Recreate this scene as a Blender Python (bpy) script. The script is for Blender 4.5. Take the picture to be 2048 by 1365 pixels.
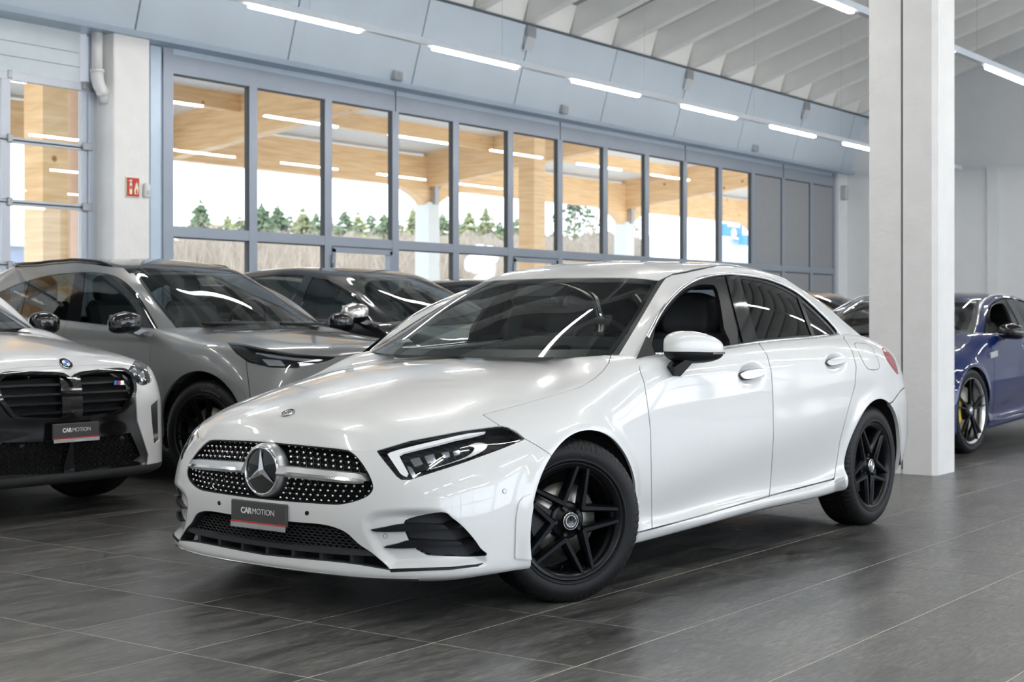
import bpy, math, random
import numpy as np
from mathutils import Vector, Matrix

for o in list(bpy.data.objects):
    bpy.data.objects.remove(o)
SC = bpy.context.scene
COL = SC.collection
random.seed(7)
rng = np.random.default_rng(7)

# ------------------------------------------------------------------ camera
FPX, HOR, EYE, VIEW = 2966.0, 637.0, 1.1124, math.radians(36.2)
cam = bpy.data.cameras.new('camera')
cam.sensor_width = 36.0
cam.lens = FPX / 2048 * 36.0
cam.shift_y = -(682.5 - HOR) / 2048
cam.clip_end = 600
cam.dof.use_dof = True
cam.dof.focus_distance = 6.0
cam.dof.aperture_fstop = 5.0
cam_ob = bpy.data.objects.new('camera', cam)
cam_ob.location = (0, 0, EYE)
cam_ob.rotation_euler = (math.pi / 2, 0, VIEW - math.pi / 2)
COL.objects.link(cam_ob)
SC.camera = cam_ob

# ------------------------------------------------------------------ sky, sun, window light, exposure
SC.view_settings.view_transform = 'Standard'
SC.view_settings.look = 'None'
SC.view_settings.gamma = 1.0
SC.view_settings.use_curve_mapping = False
SC.view_settings.exposure = 0.20
world = bpy.data.worlds.new('sky')
SC.world = world
world.use_nodes = True
wn = world.node_tree
wn.nodes.clear()
w_out = wn.nodes.new('ShaderNodeOutputWorld')
w_bg = wn.nodes.new('ShaderNodeBackground')
w_tc = wn.nodes.new('ShaderNodeTexCoord')
w_sep = wn.nodes.new('ShaderNodeSeparateXYZ')
w_rmp = wn.nodes.new('ShaderNodeValToRGB')
w_rmp.color_ramp.elements[0].position = 0.0
w_rmp.color_ramp.elements[0].color = (0.93, 0.96, 1.0, 1)
w_rmp.color_ramp.elements[1].position = 0.6
w_rmp.color_ramp.elements[1].color = (0.50, 0.70, 1.0, 1)
wn.links.new(w_tc.outputs['Generated'], w_sep.inputs[0])
wn.links.new(w_sep.outputs['Z'], w_rmp.inputs[0])
wn.links.new(w_rmp.outputs[0], w_bg.inputs[0])
w_bg.inputs[1].default_value = 3.0
wn.links.new(w_bg.outputs[0], w_out.inputs[0])

sun = bpy.data.lights.new('sun', 'SUN')
sun.energy = 5.0
sun.angle = math.radians(1.0)
sun.color = (1.0, 0.90, 0.76)
sun_ob = bpy.data.objects.new('sun', sun)
sun_ob.rotation_euler = Vector((0.82, 0.25, -0.55)).to_track_quat('-Z', 'Y').to_euler()
COL.objects.link(sun_ob)

def window_daylight(name, loc, rot, sx, sy, watts, color=(0.66, 0.84, 1.0)):
    L = bpy.data.lights.new(name, 'AREA')
    L.shape = 'RECTANGLE'
    L.size, L.size_y = sx, sy
    L.energy = watts
    L.color = color
    ob = bpy.data.objects.new(name, L)
    ob.location = loc
    ob.rotation_euler = rot
    COL.objects.link(ob)
    return ob
# daylight falling in through the glazed front of the hall, behind the camera
window_daylight('daylight_front_glazing', (9.0, -9.3, 2.35), (math.pi / 2, 0, 0), 29.0, 3.3, 350)
# ------------------------------------------------------------------ materials
MATS = {}
def mat(name, col, rough=0.5, metal=0.0, coat=0.0, spec=0.5, emit=None, estr=0.0, noise=0.0, nscale=8.0,
        bump=0.0, bscale=40.0, stretch=(1, 1, 1), coat_rough=0.03, rand=0.0, trans=0.0):
    if name in MATS:
        return MATS[name]
    m = bpy.data.materials.new(name)
    m.use_nodes = True
    nt = m.node_tree
    b = nt.nodes['Principled BSDF']
    b.inputs['Roughness'].default_value = rough
    b.inputs['Metallic'].default_value = metal
    b.inputs['Coat Weight'].default_value = coat
    b.inputs['Coat Roughness'].default_value = coat_rough
    b.inputs['Specular IOR Level'].default_value = spec
    b.inputs['Transmission Weight'].default_value = trans
    if emit:
        b.inputs['Emission Color'].default_value = (*emit, 1)
        b.inputs['Emission Strength'].default_value = estr
    tc = nt.nodes.new('ShaderNodeTexCoord')
    mp = nt.nodes.new('ShaderNodeMapping')
    mp.inputs['Scale'].default_value = stretch
    nt.links.new(tc.outputs['Object'], mp.inputs[0])
    nz = nt.nodes.new('ShaderNodeTexNoise')
    nz.inputs['Scale'].default_value = nscale
    nz.inputs['Detail'].default_value = 4
    nt.links.new(mp.outputs[0], nz.inputs[0])
    rp = nt.nodes.new('ShaderNodeValToRGB')
    lo = [max(0, c * (1 - noise)) for c in col]
    hi = [c * (1 + noise) for c in col]
    rp.color_ramp.elements[0].position = 0.3
    rp.color_ramp.elements[0].color = (*lo, 1)
    rp.color_ramp.elements[1].position = 0.7
    rp.color_ramp.elements[1].color = (*hi, 1)
    nt.links.new(nz.outputs[0], rp.inputs[0])
    last = rp.outputs[0]
    if rand:
        oi = nt.nodes.new('ShaderNodeObjectInfo')
        mr = nt.nodes.new('ShaderNodeMapRange')
        mr.inputs[3].default_value = 1 - rand
        mr.inputs[4].default_value = 1 + rand
        nt.links.new(oi.outputs['Random'], mr.inputs[0])
        vm = nt.nodes.new('ShaderNodeVectorMath')
        vm.operation = 'SCALE'
        nt.links.new(last, vm.inputs[0])
        nt.links.new(mr.outputs[0], vm.inputs['Scale'])
        last = vm.outputs[0]
    nt.links.new(last, b.inputs['Base Color'])
    if bump:
        bz = nt.nodes.new('ShaderNodeTexNoise')
        bz.inputs['Scale'].default_value = bscale
        bz.inputs['Detail'].default_value = 3
        nt.links.new(mp.outputs[0], bz.inputs[0])
        bp = nt.nodes.new('ShaderNodeBump')
        bp.inputs['Strength'].default_value = bump
        bp.inputs['Distance'].default_value = 0.01
        nt.links.new(bz.outputs[0], bp.inputs['Height'])
        nt.links.new(bp.outputs[0], b.inputs['Normal'])
    MATS[name] = m
    return m

def glass(name, tint, refl=1.0, ior=1.5, rough=0.0):
    """thin pane: a tinted see-through layer under a Fresnel reflection"""
    if name in MATS:
        return MATS[name]
    m = bpy.data.materials.new(name)
    m.use_nodes = True
    nt = m.node_tree
    nt.nodes.clear()
    out = nt.nodes.new('ShaderNodeOutputMaterial')
    tr = nt.nodes.new('ShaderNodeBsdfTransparent')
    tr.inputs[0].default_value = (*tint, 1)
    gl = nt.nodes.new('ShaderNodeBsdfGlossy')
    gl.inputs[0].default_value = (refl, refl, refl, 1)
    gl.inputs['Roughness'].default_value = rough
    lw = nt.nodes.new('ShaderNodeLayerWeight')
    pw = nt.nodes.new('ShaderNodeMath'); pw.operation = 'POWER'; pw.inputs[1].default_value = 5.0
    fr = nt.nodes.new('ShaderNodeMapRange')
    r0 = ((ior - 1) / (ior + 1)) ** 2
    fr.inputs[3].default_value = r0
    fr.inputs[4].default_value = 1.0
    nt.links.new(lw.outputs['Facing'], pw.inputs[0])
    nt.links.new(pw.outputs[0], fr.inputs[0])
    mx = nt.nodes.new('ShaderNodeMixShader')
    nt.links.new(fr.outputs[0], mx.inputs[0])
    nt.links.new(tr.outputs[0], mx.inputs[1])
    nt.links.new(gl.outputs[0], mx.inputs[2])
    nt.links.new(mx.outputs[0], out.inputs[0])
    MATS[name] = m
    return m

# ------------------------------------------------------------------ objects
def tag(o, label=None, cat=None, group=None, kind=None):
    if label: o['label'] = label
    if cat: o['category'] = cat
    if group: o['group'] = group
    if kind: o['kind'] = kind
    return o

def empty(name, loc=(0, 0, 0), rz=0.0, parent=None):
    o = bpy.data.objects.new(name, None)
    o.empty_display_size = 0.2
    o.location = loc
    o.rotation_euler = (0, 0, rz)
    COL.objects.link(o)
    if parent: o.parent = parent
    return o

def link_mesh(name, me, m=None, parent=None, loc=None, rot=None):
    o = bpy.data.objects.new(name, me)
    if m is not None and not me.materials:
        me.materials.append(m)
    COL.objects.link(o)
    if parent: o.parent = parent
    if loc is not None: o.location = loc
    if rot is not None: o.rotation_euler = rot
    return o

def copy_tree(o, parent=None):
    c = o.copy()
    COL.objects.link(c)
    c.parent = parent
    for ch in o.children:
        copy_tree(ch, c)
    return c

class MB:
    """collects faces of one mesh"""
    def __init__(s):
        s.v, s.f, s.sm = [], [], []
    def add(s, verts, faces, smooth=False):
        b = len(s.v)
        s.v += [tuple(map(float, p)) for p in verts]
        s.f += [tuple(i + b for i in f) for f in faces]
        s.sm += [smooth] * len(faces)
        return s
    def box(s, x0, x1, y0, y1, z0, z1):
        v = [(x, y, z) for z in (z0, z1) for y in (y0, y1) for x in (x0, x1)]
        return s.add(v, [(0, 2, 3, 1), (4, 5, 7, 6), (0, 1, 5, 4), (2, 6, 7, 3), (0, 4, 6, 2), (1, 3, 7, 5)])
    def bbox(s, x0, x1, y0, y1, z0, z1, b=0.01):
        """box with chamfered vertical and horizontal edges"""
        for ax in range(1):
            pass
        X, Y, Z = (x0, x1), (y0, y1), (z0, z1)
        pts = []
        for sz in (0, 1):
            for sy in (0, 1):
                for sx in (0, 1):
                    p = [X[sx], Y[sy], Z[sz]]
                    d = [b if sx == 0 else -b, b if sy == 0 else -b, b if sz == 0 else -b]
                    for k in range(3):
                        q = [p[i] + (0 if i == k else d[i]) for i in range(3)]
                        pts.append(q)
        V = [Vector(p) for p in pts]
        import bmesh
        bm = bmesh.new()
        for p in V: bm.verts.new(p)
        r = bmesh.ops.convex_hull(bm, input=bm.verts[:])
        bm.verts.ensure_lookup_table(); bm.verts.index_update()
        vv = [v.co[:] for v in bm.verts]
        ff = [tuple(v.index for v in f.verts) for f in bm.faces]
        bm.free()
        return s.add(vv, ff)
    def prism(s, poly, lo, hi, axis=1):
        """polygon in the two other axes, extruded along axis"""
        n = len(poly)
        def P(p, h):
            return {0: (h, p[0], p[1]), 1: (p[0], h, p[1]), 2: (p[0], p[1], h)}[axis]
        v = [P(p, lo) for p in poly] + [P(p, hi) for p in poly]
        f = [tuple(range(n))[::-1], tuple(range(n, 2 * n))]
        f += [(i, (i + 1) % n, n + (i + 1) % n, n + i) for i in range(n)]
        return s.add(v, f)
    def bar(s, p0, p1, w, h, up=(0, 0, 1), w1=None, h1=None):
        p0, p1, up = Vector(p0), Vector(p1), Vector(up)
        d = (p1 - p0).normalized()
        a = d.cross(up).normalized()
        c = a.cross(d)
        w1 = w if w1 is None else w1
        h1 = h if h1 is None else h1
        v = [p0 + a * (w / 2 * i) + c * (h / 2 * j) for i, j in ((-1, -1), (1, -1), (1, 1), (-1, 1))]
        v += [p1 + a * (w1 / 2 * i) + c * (h1 / 2 * j) for i, j in ((-1, -1), (1, -1), (1, 1), (-1, 1))]
        return s.add(v, [(0, 1, 2, 3), (7, 6, 5, 4), (0, 4, 5, 1), (1, 5, 6, 2), (2, 6, 7, 3), (3, 7, 4, 0)])
    def tube(s, pts, r, n=10, caps=True, smooth=True):
        pts = [Vector(p) for p in pts]
        rs = r if hasattr(r, '__len__') else [r] * len(pts)
        rings = []
        ref = Vector((0, 0, 1))
        for i, p in enumerate(pts):
            d = (pts[min(i + 1, len(pts) - 1)] - pts[max(i - 1, 0)]).normalized()
            a = d.cross(ref)
            if a.length < 1e-3: a = d.cross(Vector((1, 0, 0)))
            a.normalize()
            c = a.cross(d).normalized()
            rings.append([p + (a * math.cos(t) + c * math.sin(t)) * rs[i] for t in [2 * math.pi * k / n for k in range(n)]])
        v = [q for R in rings for q in R]
        f = []
        for i in range(len(pts) - 1):
            for k in range(n):
                f.append((i * n + k, i * n + (k + 1) % n, (i + 1) * n + (k + 1) % n, (i + 1) * n + k))
        s.add(v, f, smooth)
        if caps:
            b = len(s.v) - len(v)
            s.f.append(tuple(b + k for k in range(n))[::-1]); s.sm.append(False)
            s.f.append(tuple(b + (len(pts) - 1) * n + k for k in range(n))); s.sm.append(False)
        return s
    def lathe(s, prof, n=48, axis='y', c=(0, 0, 0), a0=0.0, a1=2 * math.pi, rfun=None, smooth=True):
        """prof: (h, r) along axis"""
        full = abs(a1 - a0 - 2 * math.pi) < 1e-6
        m = n if full else n + 1
        v = []
        for j, (h, r) in enumerate(prof):
            for k in range(m):
                t = a0 + (a1 - a0) * k / n
                rr = r if rfun is None else rfun(j, h, r, t)
                x, z = rr * math.cos(t), rr * math.sin(t)
                if axis == 'y': p = (c[0] + x, c[1] + h, c[2] + z)
                elif axis == 'z': p = (c[0] + x, c[1] + z, c[2] + h)
                else: p = (c[0] + h, c[1] + x, c[2] + z)
                v.append(p)
        f = []
        for j in range(len(prof) - 1):
            for k in range(n):
                k2 = (k + 1) % m
                f.append((j * m + k, j * m + k2, (j + 1) * m + k2, (j + 1) * m + k))
        return s.add(v, f, smooth)
    def ball(s, c, rx, ry, rz, nu=16, nv=10, e=1.0):
        v, f = [], []
        def sp(x): return math.copysign(abs(x) ** e, x)
        for j in range(nv + 1):
            ph = -math.pi / 2 + math.pi * j / nv
            for i in range(nu):
                t = 2 * math.pi * i / nu
                v.append((c[0] + rx * sp(math.cos(ph)) * sp(math.cos(t)), c[1] + ry * sp(math.cos(ph)) * sp(math.sin(t)), c[2] + rz * sp(math.sin(ph))))
        for j in range(nv):
            for i in range(nu):
                f.append((j * nu + i, j * nu + (i + 1) % nu, (j + 1) * nu + (i + 1) % nu, (j + 1) * nu + i))
        return s.add(v, f, True)
    def mesh(s, name):
        me = bpy.data.meshes.new(name)
        me.from_pydata(s.v, [], s.f)
        me.polygons.foreach_set('use_smooth', s.sm)
        me.update()
        return me
    def build(s, name, m, parent=None, loc=None, rot=None, sharp=None):
        me = s.mesh(name)
        if sharp:
            me.polygons.foreach_set('use_smooth', [True] * len(me.polygons))
            me.set_sharp_from_angle(angle=math.radians(sharp))
        return link_mesh(name, me, m, parent, loc, rot)

def text_mesh(s, size=0.05, weight=0.0, extrude=0.001, align='LEFT', space=1.0):
    cu = bpy.data.curves.new('t', 'FONT')
    cu.body = s
    cu.size = size
    cu.offset = weight
    cu.extrude = extrude
    cu.align_x = align
    cu.align_y = 'CENTER'
    cu.space_character = space
    cu.resolution_u = 4
    ob = bpy.data.objects.new('t', cu)
    COL.objects.link(ob)
    bpy.context.view_layer.update()
    me = bpy.data.meshes.new_from_object(ob.evaluated_get(bpy.context.evaluated_depsgraph_get()))
    bpy.data.objects.remove(ob)
    return me

def text_width(me):
    xs = [v.co.x for v in me.vertices]
    return max(xs) - min(xs)

# ------------------------------------------------------------------ smooth sheets for car bodies
def nat_spline(P, t, tq):
    n = len(t)
    h = np.diff(t)
    A = np.zeros((n, n))
    rhs = np.zeros((n,) + P.shape[1:])
    A[0, 0] = A[-1, -1] = 1
    hs = h.reshape((-1,) + (1,) * (P.ndim - 1))
    dP = np.diff(P, axis=0) / hs
    for i in range(1, n - 1):
        A[i, i - 1], A[i, i], A[i, i + 1] = h[i - 1], 2 * (h[i - 1] + h[i]), h[i]
        rhs[i] = 6 * (dP[i] - dP[i - 1])
    M = np.linalg.solve(A, rhs.reshape(n, -1)).reshape(rhs.shape)
    k = np.clip(np.searchsorted(t, tq, side='right') - 1, 0, n - 2)
    sh = (-1,) + (1,) * (P.ndim - 1)
    hk = h[k].reshape(sh)
    a = (t[k + 1] - tq).reshape(sh) / hk
    b = (tq - t[k]).reshape(sh) / hk
    return a * P[k] + b * P[k + 1] + ((a ** 3 - a) * M[k] + (b ** 3 - b) * M[k + 1]) * hk ** 2 / 6

def resample(P, per, lo=0, hi=None):
    """spline along axis 0; returns samples and their fractional index"""
    n = len(P)
    hi = n - 1 if hi is None else hi
    d = np.sqrt((np.diff(P, axis=0) ** 2).sum(-1))
    d = d.reshape(n - 1, -1).mean(1)
    t = np.concatenate([[0], np.cumsum(np.sqrt(d + 1e-9))])
    idx = np.linspace(lo, hi, int((hi - lo) * per) + 1)
    tq = np.interp(idx, np.arange(n), t)
    return nat_spline(P, t, tq), idx

class Sheet:
    """triangulated sheet. A columns: xyz, normal, row, station, px, py"""
    def __init__(s, A, T):
        s.A, s.T = A, T
    x = property(lambda s: s.A[:, 0]); y = property(lambda s: s.A[:, 1]); z = property(lambda s: s.A[:, 2])
    r = property(lambda s: s.A[:, 6]); k = property(lambda s: s.A[:, 7])
    px = property(lambda s: s.A[:, 8:10])
    def clip(s, f):
        """keep f <= 0"""
        ins = f <= 0
        T = s.T
        c = ins[T].sum(1)
        keep = T[c == 3]
        newA, edges = [], {}
        base = len(s.A)
        out = [keep]
        part = T[(c == 1) | (c == 2)]
        if len(part):
            I = ins[part]
            two = I.sum(1) == 2
            odd = np.where(two, np.argmin(I, 1), np.argmax(I, 1))
            ar = np.arange(len(part))
            a, b, d = part[ar, odd], part[ar, (odd + 1) % 3], part[ar, (odd + 2) % 3]
            e = np.concatenate([np.sort(np.stack([a, b], 1), 1), np.sort(np.stack([a, d], 1), 1)])
            ue, inv = np.unique(e, axis=0, return_inverse=True)
            inv = inv.ravel()
            f0, f1 = f[ue[:, 0]], f[ue[:, 1]]
            w = (f0 / (f0 - f1 + 1e-15))[:, None]
            newA = s.A[ue[:, 0]] * (1 - w) + s.A[ue[:, 1]] * w
            ab, ad = base + inv[:len(part)], base + inv[len(part):]
            o = ~two
            out.append(np.stack([a[o], ab[o], ad[o]], 1))
            t = two
            out.append(np.stack([ab[t], b[t], d[t]], 1))
            out.append(np.stack([ab[t], d[t], ad[t]], 1))
            A = np.concatenate([s.A, newA])
        else:
            A = s.A
        T = np.concatenate(out)
        used, inv = np.unique(T, return_inverse=True)
        return Sheet(A[used].copy(), inv.reshape(-1, 3))
    def fine(s, lo, hi, lv=2):
        """cut out the neighbourhood lo..hi (pixels) and split its triangles"""
        P = s.px[s.T]
        ok = (P[:, :, 0].max(1) > lo[0]) & (P[:, :, 0].min(1) < hi[0]) & (P[:, :, 1].max(1) > lo[1]) & (P[:, :, 1].min(1) < hi[1])
        T = s.T[ok]
        A = s.A
        for _ in range(lv):
            e = np.sort(np.concatenate([T[:, [0, 1]], T[:, [1, 2]], T[:, [2, 0]]]), 1)
            u, inv = np.unique(e, axis=0, return_inverse=True)
            inv = inv.ravel() + len(A)
            A = np.concatenate([A, (A[u[:, 0]] + A[u[:, 1]]) / 2])
            n = len(T)
            ab, bc, ca = inv[:n], inv[n:2 * n], inv[2 * n:]
            T = np.concatenate([np.stack([T[:, 0], ab, ca], 1), np.stack([ab, T[:, 1], bc], 1), np.stack([ca, bc, T[:, 2]], 1), np.stack([ab, bc, ca], 1)])
        used, inv = np.unique(T, return_inverse=True)
        return Sheet(A[used].copy(), inv.reshape(-1, 3))
    def at_px(s, line):
        """points and normals of the sheet under traced pixels"""
        out = []
        for q in line:
            d = ((s.px - q) ** 2).sum(1)
            i = np.argpartition(d, 4)[:4]
            w = 1 / (d[i] + .5)
            a = (s.A[i] * w[:, None]).sum(0) / w.sum()
            out.append((a[:3], a[3:6] / np.linalg.norm(a[3:6])))
        return out
    def offset(s, d):
        A = s.A.copy()
        A[:, :3] += A[:, 3:6] * d
        return Sheet(A, s.T)
    def mirrored(s):
        A = s.A.copy()
        A[:, 1] *= -1
        A[:, 4] *= -1
        return Sheet(A, s.T[:, ::-1])
    def joined(s, o):
        return Sheet(np.concatenate([s.A, o.A]), np.concatenate([s.T, o.T + len(s.A)]))
    def boundary(s):
        e = np.concatenate([s.T[:, [0, 1]], s.T[:, [1, 2]], s.T[:, [2, 0]]])
        key = np.sort(e, 1)
        u, inv, cnt = np.unique(key, axis=0, return_inverse=True, return_counts=True)
        return e[cnt[inv.ravel()] == 1]

WARP = [None]
def sheet_obj(name, sh, m, parent, rim=0.0, skip_mid=True, back=None):
    """sheet in car space (x rear, y near side, z up) -> mesh with y flipped; rim folds the edges inward"""
    V = sh.A[:, :3].copy()
    N = sh.A[:, 3:6].copy()
    T = sh.T
    nv = len(V)
    if rim:
        e = sh.boundary()
        if skip_mid and len(e):
            e = e[~((np.abs(V[e[:, 0], 1]) < 1e-4) & (np.abs(V[e[:, 1], 1]) < 1e-4))]
        if len(e):
            a, b = V[e[:, 0]], V[e[:, 1]]
            na, nb = N[e[:, 0]], N[e[:, 1]]
            q = np.stack([a, b, b - nb * rim, a - na * rim], 1).reshape(-1, 3)
            fn = np.cross(b - a, -na)
            fn /= np.linalg.norm(fn, axis=1)[:, None] + 1e-12
            fn = -fn
            fn = np.repeat(fn, 4, 0)
            i = nv + np.arange(len(e)) * 4
            T = np.concatenate([T, np.stack([i + 1, i, i + 3], 1), np.stack([i + 1, i + 3, i + 2], 1)])
            V = np.concatenate([V, q])
            N = np.concatenate([N, fn])
    if WARP[0] is not None: V = WARP[0](V)
    V[:, 1] *= -1
    N[:, 1] *= -1
    T = T[:, ::-1]
    me = bpy.data.meshes.new(name)
    me.vertices.add(len(V))
    me.vertices.foreach_set('co', V.ravel())
    me.loops.add(len(T) * 3)
    me.loops.foreach_set('vertex_index', T.ravel().astype(np.int32))
    me.polygons.add(len(T))
    me.polygons.foreach_set('loop_start', (np.arange(len(T)) * 3).astype(np.int32))
    me.update(calc_edges=True)
    me.polygons.foreach_set('use_smooth', np.ones(len(T), bool))
    N /= np.linalg.norm(N, axis=1)[:, None] + 1e-12
    if WARP[0] is None: me.normals_split_custom_set_from_vertices(N.tolist())
    return link_mesh(name, me, m, parent)

def make_sheet(P, per_r, per_k, project, r_hi=None, k_lo=0, k_hi=None, mir0=True, mir1=True):
    """P rows x stations x 3 (one half of a car)"""
    P = np.array(P, float)
    R, K, _ = P.shape
    pad0 = pad1 = 0
    Q = P
    if mir0:
        Q = np.concatenate([Q[:, 2:0:-1] * [1, -1, 1], Q], 1); pad0 = 2
    if mir1:
        Q = np.concatenate([Q, Q[:, -2:-4:-1] * [1, -1, 1]], 1)
    k_hi = K - 1 if k_hi is None else k_hi
    S, ki = resample(np.swapaxes(Q, 0, 1), per_k, pad0 + k_lo, pad0 + k_hi)
    ki = ki - pad0
    S2, ri = resample(np.swapaxes(S, 0, 1), per_r, 0, r_hi)
    nr, nk = len(ri), len(ki)
    du = np.gradient(S2, axis=1)
    dv = np.gradient(S2, axis=0)
    N = np.cross(du, dv)
    N /= np.linalg.norm(N, axis=2)[..., None] + 1e-12
    mid = np.abs(S2[:, :, 1]) < 1e-5
    N[mid, 1] = 0
    A = np.zeros((nr * nk, 10))
    A[:, :3] = S2.reshape(-1, 3)
    A[:, 3:6] = N.reshape(-1, 3)
    A[:, 6] = np.repeat(ri, nk)
    A[:, 7] = np.tile(ki, nr)
    i = (np.arange(nr - 1)[:, None] * nk + np.arange(nk - 1)[None]).ravel()
    T = np.concatenate([np.stack([i, i + 1, i + nk + 1], 1), np.stack([i, i + nk + 1, i + nk], 1)])
    sh = Sheet(A, T)
    # outward normals
    cen = A[:, :3].mean(0); cen[1] = 0
    if ((A[:, :3] - cen) * A[:, 3:6]).sum() < 0:
        sh.A[:, 3:6] *= -1
        sh.T = sh.T[:, ::-1]
    sh.A[:, 8:10] = project(sh.A[:, :3])
    return sh

def projector(loc, rz):
    """car space -> photograph pixels, used to lay traced seams on the car's own surface"""
    c, s = math.cos(rz), math.sin(rz)
    cf, sf = math.cos(VIEW), math.sin(VIEW)
    def f(p):
        wx = loc[0] + p[:, 0] * c + p[:, 1] * s
        wy = loc[1] + p[:, 0] * s - p[:, 1] * c
        D = wx * cf + wy * sf
        L = wx * sf - wy * cf
        D = np.maximum(D, 0.1)
        return np.stack([1024 + FPX * L / D, HOR - FPX * (p[:, 2] - EYE) / D], 1)
    return f

def refine_poly(poly, closed=True, n=6):
    """rounded curve through the traced points"""
    P = np.array(poly, float)
    m = len(P)
    out = []
    R = range(m if closed else m - 1)
    for i in R:
        g = lambda j: P[j % m] if closed else P[min(max(j, 0), m - 1)]
        p0, p1, p2, p3 = g(i - 1), g(i), g(i + 1), g(i + 2)
        for k in range(n):
            t = k / n
            out.append(0.5 * (2 * p1 + (p2 - p0) * t + (2 * p0 - 5 * p1 + 4 * p2 - p3) * t * t + (3 * p1 - p0 - 3 * p2 + p3) * t ** 3))
    if not closed:
        out.append(P[-1])
    return np.array(out)

def sd_poly(p, poly):
    """signed distance to a closed polygon, negative inside"""
    poly = np.asarray(poly, float)
    d = np.full(len(p), 1e18)
    sgn = np.ones(len(p))
    n = len(poly)
    for i in range(n):
        a, b = poly[i], poly[i - 1]
        e = b - a
        w = p - a
        t = np.clip((w @ e) / (e @ e + 1e-12), 0, 1)
        q = w - t[:, None] * e
        d = np.minimum(d, (q ** 2).sum(1))
        c1 = p[:, 1] >= a[1]
        c2 = p[:, 1] < b[1]
        c3 = e[0] * w[:, 1] > e[1] * w[:, 0]
        sw = (c1 & c2 & c3) | (~c1 & ~c2 & ~c3)
        sgn[sw] *= -1
    return sgn * np.sqrt(d)

def sd_line(p, line):
    line = np.asarray(line, float)
    d = np.full(len(p), 1e18)
    for a, b in zip(line[:-1], line[1:]):
        e = b - a
        w = p - a
        t = np.clip((w @ e) / (e @ e + 1e-12), 0, 1)
        d = np.minimum(d, ((w - t[:, None] * e) ** 2).sum(1))
    return np.sqrt(d)

def smooth01(x):
    x = np.clip(x, 0, 1)
    return x * x * (3 - 2 * x)
# ------------------------------------------------------------------ the hall
M_WALL = mat('white_plaster', (0.75, 0.77, 0.785), 0.65, noise=0.02, nscale=3, bump=0.08, bscale=30)
M_BAND = mat('painted_panel', (0.53, 0.61, 0.69), 0.6, noise=0.03, nscale=1.2, bump=0.05, bscale=25)
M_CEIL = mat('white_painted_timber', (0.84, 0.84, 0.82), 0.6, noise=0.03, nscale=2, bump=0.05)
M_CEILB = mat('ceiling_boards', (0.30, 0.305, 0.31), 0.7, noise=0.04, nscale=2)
M_ALU = mat('grey_aluminium', (0.285, 0.325, 0.385), 0.38, metal=0.25, noise=0.02)
M_ALU2 = mat('pale_aluminium', (0.43, 0.52, 0.62), 0.35, metal=0.25, noise=0.02)
M_PANEL = mat('grey_infill', (0.28, 0.29, 0.305), 0.5, noise=0.02)
M_DARK = mat('dark_gasket', (0.06, 0.065, 0.07), 0.6, noise=0.1)
M_GAP = mat('joint_shadow_gap', (0.10, 0.115, 0.13), 0.8, noise=0.1)
M_STEEL = mat('bracket_steel', (0.36, 0.38, 0.40), 0.45, metal=0.5, noise=0.05)
M_GLASS = glass('window_glass', (0.96, 0.975, 0.97), 0.9, 1.45)
M_PVC = mat('white_plastic', (0.72, 0.72, 0.71), 0.4, noise=0.02)
M_LED = mat('led_diffuser', (0.95, 0.95, 0.95), 0.4, emit=(1.0, 0.975, 0.935), estr=55.0)
M_TRACK = mat('white_track', (0.80, 0.85, 0.90), 0.4, noise=0.02)
M_CONC = mat('white_painted_concrete', (0.83, 0.82, 0.80), 0.6, noise=0.03, nscale=5, bump=0.25, bscale=22)

def struct(o):
    o['kind'] = 'structure'
    return o

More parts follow.
